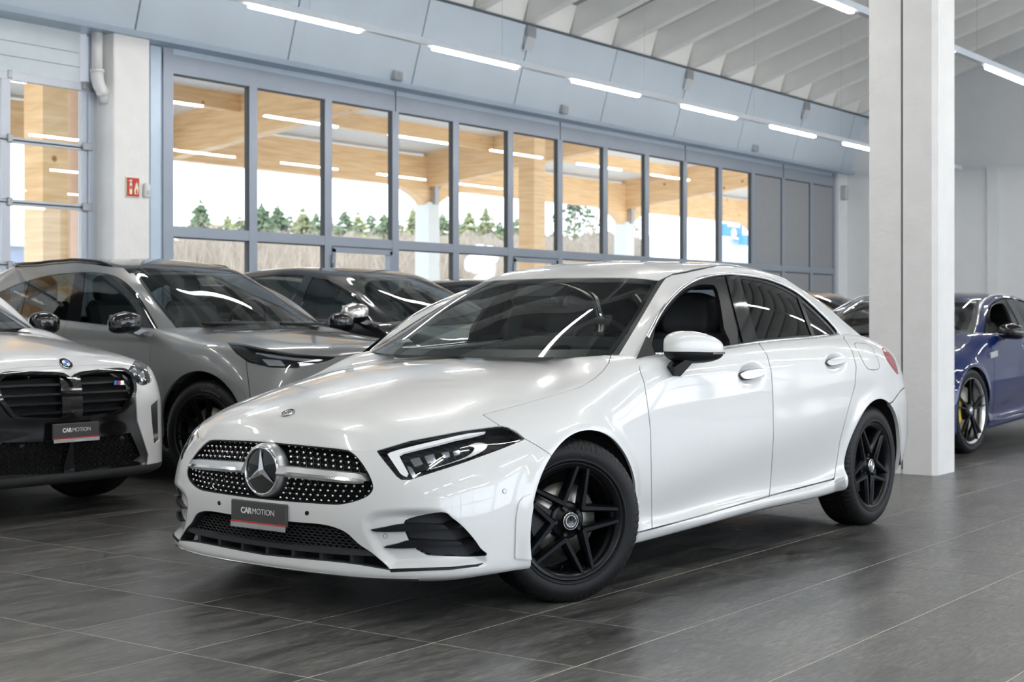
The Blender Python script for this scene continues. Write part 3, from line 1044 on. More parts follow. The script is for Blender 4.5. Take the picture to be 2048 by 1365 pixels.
def plate(parent, loc, rz, tilt=0.0, w=.305, h=.088):
    """dark dealer plate with lettering, facing -y before rotation"""
    r = empty('number_plate', loc, 0, parent)
    r.rotation_euler = (tilt, 0, rz)
    b = MB().bbox(-w / 2, w / 2, -.008, .008, -h / 2, h / 2, .004)
    b.build('plate_base', M_PLATE, r)
    MB().bbox(-w / 2 + .001, w / 2 - .001, -.0105, -.007, -h / 2 - .016, -h / 2 + .006, .0012).build('plate_lip', M_CHROME, r)
    MB().box(-w / 2 + .002, w / 2 - .002, -.0112, -.0078, -h / 2 + .004, -h / 2 + .0095).build('plate_line', M_PRED, r)
    a = text_mesh('CAR', .031, .0011, .0004, 'LEFT', .95)
    c = text_mesh('MOTION', .031, -.0003, .0004, 'LEFT', .97)
    wa, wc = text_width(a), text_width(c)
    x0 = -(wa + .002 + wc) / 2 - .003
    for me, x in ((a, x0), (c, x0 + wa + .0012)):
        link_mesh('lettering', me, M_PWHITE, r, (x, -.0088, .006), (math.pi / 2, 0, 0))
    return r

# ------------------------------------------------------------------ white sedan
CAR_LOC = (4.878, 4.087, 0.0)
CAR_RZ = math.radians(36.2 - 37.61)
PJ = projector(CAR_LOC, CAR_RZ)
car = empty('sedan_car', CAR_LOC, CAR_RZ)
tag(car, 'white four-door sedan with black twin-spoke wheels and star grille in the foreground', 'car')

SEDAN_BODY = [  # stations from the nose round the near side to the tail; 12 rows from the lower edge up to the middle of the bonnet
 [(-.80,0,.150),(-.864,0,.170),(-.868,0,.225),(-.884,0,.33),(-.888,0,.43),(-.872,0,.53),(-.838,0,.63),(-.815,0,.68),(-.765,0,.732),(-.55,0,.805),(-.20,0,.875),(.05,0,.912)],
 [(-.793,.25,.150),(-.854,.25,.170),(-.858,.25,.225),(-.873,.25,.33),(-.876,.25,.43),(-.860,.25,.53),(-.826,.25,.627),(-.80,.245,.675),(-.748,.225,.728),(-.53,.20,.803),(-.18,.16,.876),(.09,0,.917)],
 [(-.768,.45,.151),(-.825,.46,.171),(-.828,.46,.225),(-.838,.46,.33),(-.838,.46,.43),(-.822,.455,.53),(-.787,.45,.618),(-.758,.44,.664),(-.700,.41,.718),(-.48,.36,.797),(-.14,.28,.876),(.14,0,.922)],
 [(-.725,.605,.154),(-.774,.615,.174),(-.778,.62,.225),(-.780,.625,.33),(-.775,.625,.43),(-.757,.615,.53),(-.716,.603,.618),(-.678,.582,.668),(-.605,.535,.724),(-.40,.46,.799),(-.08,.36,.878),(.18,0,.927)],
 [(-.645,.725,.158),(-.684,.74,.178),(-.688,.745,.225),(-.682,.75,.33),(-.672,.75,.43),(-.650,.738,.53),(-.603,.716,.626),(-.556,.685,.683),(-.475,.612,.744),(-.28,.53,.813),(0,.42,.884),(.22,0,.932)],
 [(-.525,.803,.168),(-.552,.818,.186),(-.556,.823,.23),(-.545,.828,.33),(-.530,.828,.43),(-.500,.816,.54),(-.448,.786,.643),(-.398,.735,.708),(-.320,.655,.768),(-.14,.57,.832),(.1,.45,.893),(.27,0,.937)],
 [(-.38,.850,.175),(-.385,.862,.19),(-.385,.868,.23),(-.375,.875,.33),(-.36,.878,.44),(-.33,.872,.55),(-.278,.845,.66),(-.215,.775,.746),(-.15,.69,.797),(.0,.60,.852),(.2,.47,.904),(.31,0,.941)],
 [(-.15,.866,.18),(-.15,.875,.2),(-.15,.881,.25),(-.15,.888,.35),(-.13,.892,.46),(-.10,.890,.58),(-.07,.866,.70),(-.03,.795,.788),(.02,.705,.826),(.13,.61,.871),(.28,.48,.914),(.35,0,.944)],
 [(.2,.862,.18),(.2,.872,.2),(.2,.880,.25),(.2,.888,.35),(.2,.892,.47),(.2,.891,.61),(.2,.874,.745),(.2,.806,.842),(.22,.715,.874),(.28,.615,.904),(.36,.48,.93),(.38,0,.947)],
 [(.45,.845,.175),(.45,.866,.19),(.45,.878,.235),(.45,.857,.285),(.45,.888,.42),(.45,.893,.64),(.45,.882,.80),(.45,.836,.905),(.44,.735,.946),(.42,.63,.953),(.42,.49,.957),(.42,0,.96)],
 [(1,.80,.185),(1,.868,.198),(1,.885,.24),(1,.848,.285),(1,.890,.455),(1,.896,.66),(1,.886,.84),(1,.838,.955),(1,.72,.955),(1,.6,.95),(1,.4,.95),(1,0,.95)],
 [(1.6,.80,.198),(1.6,.870,.212),(1.6,.886,.255),(1.6,.848,.30),(1.6,.892,.50),(1.6,.898,.68),(1.6,.888,.87),(1.6,.832,.988),(1.6,.72,.988),(1.6,.6,.98),(1.6,.4,.98),(1.6,0,.98)],
 [(2.2,.82,.205),(2.2,.876,.22),(2.2,.888,.27),(2.2,.852,.325),(2.2,.895,.55),(2.2,.899,.71),(2.2,.888,.90),(2.2,.818,1.008),(2.2,.72,1.008),(2.2,.6,1.0),(2.2,.4,1.0),(2.2,0,1.0)],
 [(2.7,.86,.23),(2.7,.876,.26),(2.7,.886,.33),(2.7,.893,.45),(2.7,.899,.60),(2.7,.899,.74),(2.7,.880,.915),(2.7,.790,1.015),(2.74,.68,1.03),(2.78,.5,1.03),(2.8,.3,1.03),(2.8,0,1.03)],
 [(3.1,.80,.235),(3.1,.842,.27),(3.1,.860,.35),(3.1,.868,.46),(3.1,.874,.60),(3.1,.866,.74),(3.1,.826,.90),(3.08,.735,.985),(3.08,.63,1.01),(3.05,.48,1.02),(3.0,.3,1.03),(2.97,0,1.035)],
 [(3.31,.70,.24),(3.37,.742,.28),(3.405,.77,.36),(3.415,.782,.48),(3.415,.780,.62),(3.40,.762,.74),(3.37,.715,.88),(3.32,.635,.965),(3.26,.55,.995),(3.2,.43,1.01),(3.1,.28,1.025),(3.02,0,1.035)],
 [(3.5,.45,.24),(3.58,.47,.28),(3.62,.49,.36),(3.63,.5,.48),(3.62,.5,.62),(3.60,.48,.74),(3.57,.45,.88),(3.52,.41,.965),(3.43,.37,.998),(3.32,.3,1.012),(3.2,.19,1.025),(3.08,0,1.035)],
 [(3.52,0,.24),(3.61,0,.28),(3.655,0,.36),(3.665,0,.48),(3.655,0,.62),(3.635,0,.74),(3.61,0,.88),(3.57,0,.975),(3.48,0,1.005),(3.36,0,1.017),(3.22,0,1.027),(3.1,0,1.035)],
]
SEDAN_CABIN = [  # stations from the middle of the windscreen round the near side to the rear screen; 7 rows up to the roof centre line
 [(.24,0,.945),(.50,0,1.075),(.75,0,1.195),(1.0,0,1.305),(1.12,0,1.345),(1.35,0,1.388),(1.6,0,1.410)],
 [(.29,.36,.947),(.54,.34,1.075),(.79,.32,1.195),(1.03,.30,1.303),(1.14,.28,1.343),(1.37,.2,1.387),(1.65,0,1.411)],
 [(.37,.58,.951),(.61,.545,1.073),(.83,.51,1.187),(1.07,.47,1.297),(1.18,.43,1.341),(1.42,.3,1.386),(1.7,0,1.412)],
 [(.45,.705,.945),(.69,.65,1.068),(.90,.595,1.18),(1.11,.535,1.288),(1.24,.50,1.337),(1.5,.33,1.385),(1.76,0,1.412)],
 [(.53,.80,.905),(.735,.735,1.078),(.95,.675,1.188),(1.22,.615,1.285),(1.35,.555,1.345),(1.58,.35,1.389),(1.82,0,1.412)],
 [(1.0,.815,.940),(1.1,.750,1.10),(1.25,.690,1.218),(1.45,.622,1.318),(1.52,.56,1.364),(1.7,.35,1.395),(1.88,0,1.412)],
 [(1.6,.81,.970),(1.62,.748,1.12),(1.65,.690,1.235),(1.70,.618,1.335),(1.75,.555,1.376),(1.85,.34,1.401),(1.95,0,1.412)],
 [(2.2,.795,.990),(2.15,.738,1.12),(2.1,.683,1.222),(2.05,.615,1.318),(2.05,.55,1.362),(2.03,.33,1.395),(2.02,0,1.410)],
 [(2.62,.785,1.0),(2.53,.715,1.115),(2.42,.667,1.20),(2.30,.607,1.287),(2.25,.55,1.338),(2.17,.32,1.384),(2.1,0,1.405)],
 [(2.98,.70,1.005),(2.83,.64,1.105),(2.68,.595,1.197),(2.5,.545,1.276),(2.38,.5,1.325),(2.25,.3,1.375),(2.14,0,1.40)],
 [(3.08,.36,1.030),(2.92,.35,1.13),(2.75,.34,1.215),(2.56,.32,1.293),(2.43,.3,1.337),(2.3,.2,1.375),(2.18,0,1.397)],
 [(3.11,0,1.035),(2.95,0,1.133),(2.78,0,1.22),(2.59,0,1.30),(2.45,0,1.342),(2.33,0,1.374),(2.21,0,1.394)],
]

def build_sedan(car, paint, res=(13, 36), gres=(22, 30)):
    M_WHITE = paint
    P = np.swapaxes(np.array(SEDAN_BODY, float), 0, 1)
    B = make_sheet(P, res[0], res[1], PJ)
    B0 = Sheet(B.A.copy(), B.T)
    # arch lips stand proud
    for cx in (0.0, 2.729):
        d = np.hypot(B.x - cx, B.z - .312)
        B.A[:, 1] += np.where((B.z < .78) & (np.abs(B.x - cx) < .5) & (B.r < 6.5), .012 * np.exp(-((d - .37) / .035) ** 2), 0)
    # scoop round the side vents
    scoop = refine_poly([(722,1050),(742,1024),(800,1017),(868,1018),(892,1026),(926,1053),(950,1083),(974,1116),(972,1132),(940,1137),(800,1142),(772,1132),(742,1098)])
    f = sd_poly(B.px, scoop)
    dep = .030 * smooth01(-f / 20) * (B.k < 7)
    ramp = smooth01((B.px[:, 0] - 720) / 110)
    B.A[:, :3] -= B.A[:, 3:6] * (dep * (.35 + .65 * ramp))[:, None]
    # round recesses behind the door handles
    for (u, v, r_) in ((1503.5, 750, 25.5), (1672, 724.5, 19.8)):
        d = np.hypot((B.px[:, 0] - u), (B.px[:, 1] - v) / .92) / r_
        q = np.clip(1 - d ** 2, 0, 1) ** .75 * ((B.k > 9) & (B.k < 14) & (B.r > 4.5) & (B.r < 7.3))
        B.A[:, :3] -= B.A[:, 3:6] * (.022 * q)[:, None]
    # refresh normals after the sculpting
    fn = np.cross(B.A[B.T[:, 1], :3] - B.A[B.T[:, 0], :3], B.A[B.T[:, 2], :3] - B.A[B.T[:, 0], :3])
    N = np.zeros_like(B.A[:, :3])
    for i in range(3): np.add.at(N, B.T[:, i], fn)
    ln = np.linalg.norm(N, axis=1)
    ok = ln > 1e-12
    B.A[ok, 3:6] = N[ok] / ln[ok, None]
    B.A[np.abs(B.A[:, 1]) < 1e-5, 4] = 0
    B.A[:, 8:10] = PJ(B.A[:, :3])

    GR = refine_poly([(470,872),(529,883),(608,891),(684,899),(703,905),(719,920),(737,947),(746,970),(744,984),(732,995),(709,1004),(686,1009),(662,1010),(576,1004),(522,999),(470,992)], n=4)
    LO = refine_poly([(440,1028),(574,1043),(641,1049),(671,1056),(694,1067),(718,1089),(746,1108),(780,1139),(760,1138),(689,1127),(535,1112),(440,1097)], n=4)
    VE = refine_poly([(808,1050),(820,1037),(884,1025),(905,1037),(925,1053),(946,1076),(961,1097),(971,1113),(884,1113),(856,1111),(840,1104),(828,1095),(816,1078)], n=4)
    HL = np.array([(754,903),(822,882.5),(925,863),(990,854.5),(1004,853.5),(1016,856),(1029,864),(1050,878.5),(1002,898),(925,926),(848,950.5),(820,959.5),(803,959.5),(794,953),(771,925)])
    arch = lambda S: np.minimum(np.hypot(S.x, S.z - .312) - .362, np.hypot(S.x - 2.729, S.z - .312) - .368)
    def cut(S, poly, g=0.0):      # remove a traced opening
        return S.clip(-(sd_poly(S.px, poly) - g)) if len(S.A) else S
    def keep(S, poly, g=.8, lv=0):
        if lv:
            p_ = np.asarray(poly)
            S = S.fine(p_.min(0) - 6, p_.max(0) + 6, lv)
        return S.clip(sd_poly(S.px, poly) + g)
    F = B.clip(B.k - 10.0)
    F = F.clip(-arch(F))
    for q in (GR, LO, VE): F = cut(F, q)
    F = cut(F, HL, 1.0)

    HOOD = np.array([(300,850),(520,881.5),(608,890),(684,898),(704,903),(730,905.5),(754,902),(822,881.5),(925,862),(1001,852.5),(965,830),(1030,813),(1100,793),(1160,775),(1190,757),(1206,742),(1217,727),(1222,712),(1222,600),(300,600)])
    BUMP = np.array([(300,848.6),(520,880.1),(608,888.6),(684,896.6),(704,901.6),(730,904.1),(754,900.6),(822,880),(925,860.6),(1001,851.2),(1030,862),(1050,878.5),(1076,893),(1100,909),(1140,960),(1140,1320),(300,1320)])
    FEND = np.array([(965,830),(1030,813),(1100,793),(1160,775),(1190,757),(1206,742),(1217,727),(1222,712),(1224,680),(1290,690),(1279,737),(1281,746),(1288,764),(1295,808),(1301,860),(1302.5,940),(1304,1058),(1270,1067),(1200,1040),(1100,909),(1076,893),(1050,878.5),(1030,862),(1001,852.5)])
    body_gap = 1.0
    hood = keep(F, HOOD)
    hood = hood.clip(hood.x - (.235 + .33 * hood.y ** 2 + .065))
    sheet_obj('bonnet', hood.joined(hood.mirrored()), M_WHITE, car, .012)
    bp = keep(F, BUMP)
    bp = bp.clip(bp.k - 7.4)
    sheet_obj('front_bumper', bp.joined(bp.mirrored()), M_WHITE, car, .02)
    fe = keep(F, FEND)
    fe = fe.clip(4.2 - fe.k)
    for s_, nm in ((fe, 'fender'), (fe.mirrored(), 'fender')):
        sheet_obj(nm, s_, M_WHITE, car, .012)

    # doors, sills, quarters
    S = B.clip(-(B.k - 8.0))
    S = S.clip(S.k - 15.7)
    S = S.clip(-arch(S))
    S = S.clip(S.r - 7.6)
    FD = np.array([(1279,737),(1281,746),(1288,764),(1295,808),(1301,860),(1302.5,940),(1304,1058),(1420,1026),(1539,991.5),(1543,940),(1547,873),(1546,808),(1543,746),(1534.5,711),(1519,689),(1519,670),(1279,670)])
    RD = np.array([(1519,670),(1519,689),(1534.5,711),(1543,746),(1546,808),(1547,873),(1543,940),(1539,991.5),(1668.5,957.5),(1671,940),(1680,882),(1697,816.5),(1710,772.5),(1712.5,733),(1704,702),(1688,677),(1688,660)])
    SK = np.array([(1255,1072),(1304,1059.5),(1420,1027.5),(1539,993),(1668.5,959),(1690,953),(1700,1020),(1255,1140)])
    QP = np.array([(1688,660),(1688,677),(1704,702),(1712.5,733),(1710,772.5),(1697,816.5),(1680,882),(1671,940),(1668.5,957.5),(1668,1000),(1740,1000),(1774,810),(1785,804),(1801,782),(1812,772),(1840,765),(1840,600),(1688,600)])
    RB = np.array([(1774,811),(1785,805),(1801,783),(1812,773),(1845,765),(1845,1010),(1740,1010)])
    FU = refine_poly([(1709,688),(1722,687),(1740,691),(1752,712),(1759,736),(1742,740),(1731,732),(1718,707)], n=4)
    TL = refine_poly([(1764.5,695.5),(1776,703),(1788,719),(1797,750),(1784,735),(1772.5,717)], n=4)
    for poly, nm in ((FD, 'front_door'), (RD, 'rear_door'), (SK, 'side_skirt')):
        s_ = keep(S, poly)
        if nm == 'side_skirt': s_ = s_.clip(s_.r - 4)
        for q in (s_, s_.mirrored()):
            sheet_obj(nm, q, M_WHITE, car, .012)
    q_ = cut(cut(keep(S, QP), FU, .6), TL, .6)
    q_ = q_.clip(-(q_.x - 2.0))
    for q in (q_, q_.mirrored()): sheet_obj('quarter_panel', q, M_WHITE, car, .012)
    fu = keep(S, FU, .6); fu = fu.clip(-(fu.x - 2.4)); fu = fu.clip(fu.k - 14.6); fu = fu.clip(fu.r - 7.3)
    sheet_obj('fuel_flap', fu.mirrored() if False else fu, M_WHITE, car, .01)
    # tail
    Rr = B.clip(-(B.k - 15.7))
    rb = keep(S, RB); rb = rb.clip(-(rb.x - 2.0))
    rb = rb.joined(Rr.clip(Rr.r - 4.3))
    sheet_obj('rear_bumper', rb.joined(rb.mirrored()), M_WHITE, car, .02)
    tl_ = S.clip(sd_poly(S.px, TL) + .3); tl_ = tl_.clip(-(tl_.x - 2.8)); tl_ = tl_.clip(tl_.k - 15.4); tl_ = tl_.clip(4.6 - tl_.r); tl_ = tl_.clip(tl_.r - 7.3)
    tr_ = Rr.clip(-(Rr.r - 4.4)); tr_ = tr_.clip(tr_.r - 6.3); tr2 = tr_.clip(tr_.k - 16.2)
    for q in (tl_, tl_.mirrored()):
        o_ = sheet_obj('tail_lamp', q, M_REDL, car, .01)
    for q in (tr2, tr2.mirrored()): sheet_obj('rear_lamp_strip', q, M_REDL, car, .01)
    tk = Rr.clip(-(Rr.r - 4.4))
    t1 = tk.clip(-(tk.r - 6.35)); t2 = tk.clip(tk.r - 6.35); t2 = t2.clip(-(t2.k - 16.25))
    Td = B.clip(-(B.k - 13.0)); Td = Td.clip(-(Td.r - 7.6)); Td = Td.clip(Td.k - 15.7)
    t = t1.joined(t2).joined(Td)
    sheet_obj('boot_lid', t.joined(t.mirrored()), M_WHITE, car, .01)

    # dark shell just behind the seams
    C = make_sheet(P, 5, 8, PJ).offset(-.010)
    C = C.clip(C.r - 7.6) if False else C
    C = C.clip(-arch(C) + .01)
    for q in (GR, LO, VE, HL): C = cut(C, q, 4)
    C = cut(C, scoop, 16)
    for (u, v, r_) in ((1503, 750, 29), (1672, 724, 24)): C = C.clip(np.where(C.r > 4, r_ - np.hypot(C.px[:, 0] - u, C.px[:, 1] - v), -1))
    mid = C.clip(C.r - 7.3)
    top = C.clip(-(C.r - 7.3)); top = top.clip(np.minimum(top.k - 8.6, 13.2 - top.k)); 
    top = top.clip(top.x - (.2 + .33 * top.y ** 2)).joined(top.clip(-(top.x - 2.6)))
    inner = mid.joined(top)
    sheet_obj('inner_shell', inner.joined(inner.mirrored()), M_LINER, car)

    # ---------------- cabin
    G_ = np.swapaxes(np.array(SEDAN_CABIN, float), 0, 1)
    G = make_sheet(G_, gres[0], gres[1], PJ)
    DLO = refine_poly([(1275.5,726),(1282,702),(1304,655),(1326,616.5),(1352.5,585.5),(1382,563.5),(1413.5,551.5),(1450,546.5),(1467,546.8),(1499,550),(1534,557),(1565,568.5),(1593,584),(1620,605.5),(1651,635),(1671,656.5),(1683,672),(1689,678)], closed=False, n=5)
    belt = np.array([(1686,677.5),(1600,681),(1519,689),(1446.5,700.5),(1328,726.5),(1277,738.5)])
    DLO = np.concatenate([DLO, belt])
    side = G.clip(-(G.k - 2.9)); side = side.clip(side.k - 9.2)
    nearG = lambda S: S
    ws = G.clip(G.k - 2.96); ws = ws.clip(ws.r - 3.0)
    sheet_obj('windscreen', ws.joined(ws.mirrored()), M_WSCR, car)
    fr_ = ws.clip(np.minimum(np.minimum(3.0 - ws.r - .22, ws.r - .25), 2.96 - ws.k - .17)).offset(-.003)
    sheet_obj('windscreen_border', fr_.joined(fr_.mirrored()), M_BLACKS, car)
    rw = G.clip(-(G.k - 9.15)); rw = rw.clip(rw.r - 3.0)
    sheet_obj('rear_window', rw.joined(rw.mirrored()), M_TINT, car)
    # roof skin, ditch strips, pillars
    ditch_r = lambda S: np.where(S.k < 3.0, 3.0, np.interp(S.k, [3.0, 3.35, 4.2, 12], [3.0, 3.72, 4.0, 4.0]))
    rf = G.clip(-(G.r - ditch_r(G) - .02))
    rf = rf.clip(-(rf.r - 3.02))
    sheet_obj('roof', rf.joined(rf.mirrored()), M_WHITE, car, .012)
    pl = G.clip(-(G.k - 3.2)); pl = pl.clip(pl.r - ditch_r(pl) + .20 * (pl.k < 7.5)); pl = pl.clip(pl.k - 9.13)
    pl = cut(pl, DLO, .5)
    for q in (pl, pl.mirrored()): sheet_obj('body_side_frame', q, M_WHITE, car, .012)
    dt_ = G.clip(-(G.k - 2.98)); dt_ = dt_.clip(dt_.k - 7.5); dt_ = dt_.clip(np.maximum(dt_.r - ditch_r(dt_) - .02, np.where(dt_.k > 3.2, -(dt_.r - ditch_r(dt_) + .21), dt_.r - 6))).offset(-.002)
    for q in (dt_, dt_.mirrored()): sheet_obj('roof_ditch_strip', q, M_BLACKM, car)
    # side glazing
    W = G.clip(-(G.k - 3.0)); W = W.clip(W.k - 9.0); W = W.clip(W.r - 4.0)
    sd = sd_poly(W.px, DLO)
    trim_pts = W.fine((1260, 520), (1700, 745), 1).at_px(DLO[:-6] + np.array([0.0, 2.5]))
    belt_sheet = S.clip(S.r - 7.7)
    for sg in (-1, 1):
        MB().tube([(p[0] + n[0] * .003, sg * (p[1] + n[1] * .003), p[2] + n[2] * .003) for p, n in trim_pts], .0085, 10).build('chrome_window_trim', M_CHROME, car)
    crest = []
    for kk in np.linspace(9.42, 13.02, 60):
        c_ = S.A[(np.abs(S.k - kk) < .03) & (S.r > 6.0) & (S.r < 7.75)]
        if len(c_): crest.append(c_[np.argmin(c_[:, 9])])
    for sg in (-1, 1):
        MB().tube([(p[0], sg * (p[1] + .004), p[2] - .002) for p in crest], .0095, 8).build('chrome_belt_trim', M_CHROME, car)
    PIL = np.array([(1451,552),(1478,552),(1519,695),(1489,700)])
    SAIL = np.array([(1270,735),(1308,662),(1314,735)])
    OPEN = refine_poly([(1313,724),(1309,668),(1320,641),(1345,605),(1366,582),(1394,570),(1424,569),(1434,577),(1441,602),(1449,655),(1453,700)], n=4)
    inn = W.clip(sd + 5.0)
    f_open = lambda S: sd_poly(S.px, OPEN)
    frame = inn.clip(inn.px[:, 0] - 1478)
    frame = frame.clip(-f_open(frame))
    frame = frame.clip(-sd_poly(frame.px, PIL))
    for q in (frame, frame.mirrored()): sheet_obj('window_frame', q.offset(-.004), M_BLACKS, car, .02)
    pil = keep(inn, PIL, .4)
    for q in (pil, pil.mirrored()): sheet_obj('pillar_trim', q.offset(.002), M_BLACKG, car, .01)
    rear = inn.clip(-sd_poly(inn.px, PIL)); rear = rear.clip(1477 - rear.px[:, 0])
    bar = np.array([(1589,580),(1594.5,580),(1633,680),(1626,680)])
    gl = rear.clip(-sd_poly(rear.px, bar))
    sdr = sd_poly(gl.px, DLO)
    glass_ = gl.clip(sdr + 9.5)
    rub = gl.clip(-(sdr + 9.5))
    for q in (glass_, glass_.mirrored()): sheet_obj('rear_door_window', q.offset(-.004), M_TINT, car)
    for q in (rub, rub.mirrored()): sheet_obj('window_seal', q.offset(-.002), M_BLACKS, car, .008)
    br = keep(rear, bar, 0)
    for q in (br, br.mirrored()): sheet_obj('window_divider', q.offset(.001), M_BLACKS, car, .008)
    # the far front window is closed
    fo = inn.clip(f_open(inn)).mirrored()
    sheet_obj('front_door_window', fo.offset(-.004), glass('clear_side_glass', (.72, .78, .76), 1.0, 1.5), car)
    # lining inside the roof and pillars
    ln_ = make_sheet(G_, 8, 8, PJ).offset(-.03)
    ln_ = ln_.clip(-np.where(ln_.k < 3, ln_.r - 3.05, np.where(ln_.k > 9.1, ln_.r - 3.05, np.where((ln_.k > 3.3), np.maximum(ln_.r - 3.25, -sd_poly(ln_.px, DLO) * -0.02), 1.0))))
    sheet_obj('headliner', ln_.joined(ln_.mirrored()), M_HEADL, car)
    return B, G, dict(B0=B0, GR=GR, LO=LO, VE=VE, HL=HL, keep=keep, cut=cut)

SB, SG, SQ = build_sedan(car, M_WHITE)
def fit_front(B, y1=.62, z0=.2, z1=.70):
    """x of the nose as a polynomial of (y, z)"""
    s = (B.A[:, 1] < y1) & (B.A[:, 2] > z0) & (B.A[:, 2] < z1) & (B.k < 5) & (B.r < 8)
    y, z, x = B.A[s, 1], B.A[s, 2], B.A[s, 0]
    f = lambda y, z: np.stack([np.ones_like(y), z, z ** 2, z ** 3, y ** 2, y ** 2 * z, y ** 4, y ** 4 * z, y ** 6], -1)
    c = np.linalg.lstsq(f(y, z), x, rcond=None)[0]
    return lambda y, z: float(f(np.array(abs(y)), np.array(z)) @ c)

def sweep_front(X, ys, prof, name, m, parent, zfun):
    """prof: (forward offset, z offset) swept along y on the nose; mesh space (y flipped)"""
    s = MB()
    v, f = [], []
    n = 0
    for i, y in enumerate(ys):
        t = prof if not callable(prof) else prof(i / (len(ys) - 1))
        for dx, dz in t:
            z = zfun(y) + dz
            v.append((X(y, zfun(y)) - dx, -y, z))
        n = len(t)
    for i in range(len(ys) - 1):
        for j in range(n):
            f.append((i * n + j, i * n + (j + 1) % n, (i + 1) * n + (j + 1) % n, (i + 1) * n + j))
    f += [tuple(range(n))[::-1], tuple((len(ys) - 1) * n + j for j in range(n))]
    s.add(v, f)
    return s.build(name, m, parent, sharp=35)

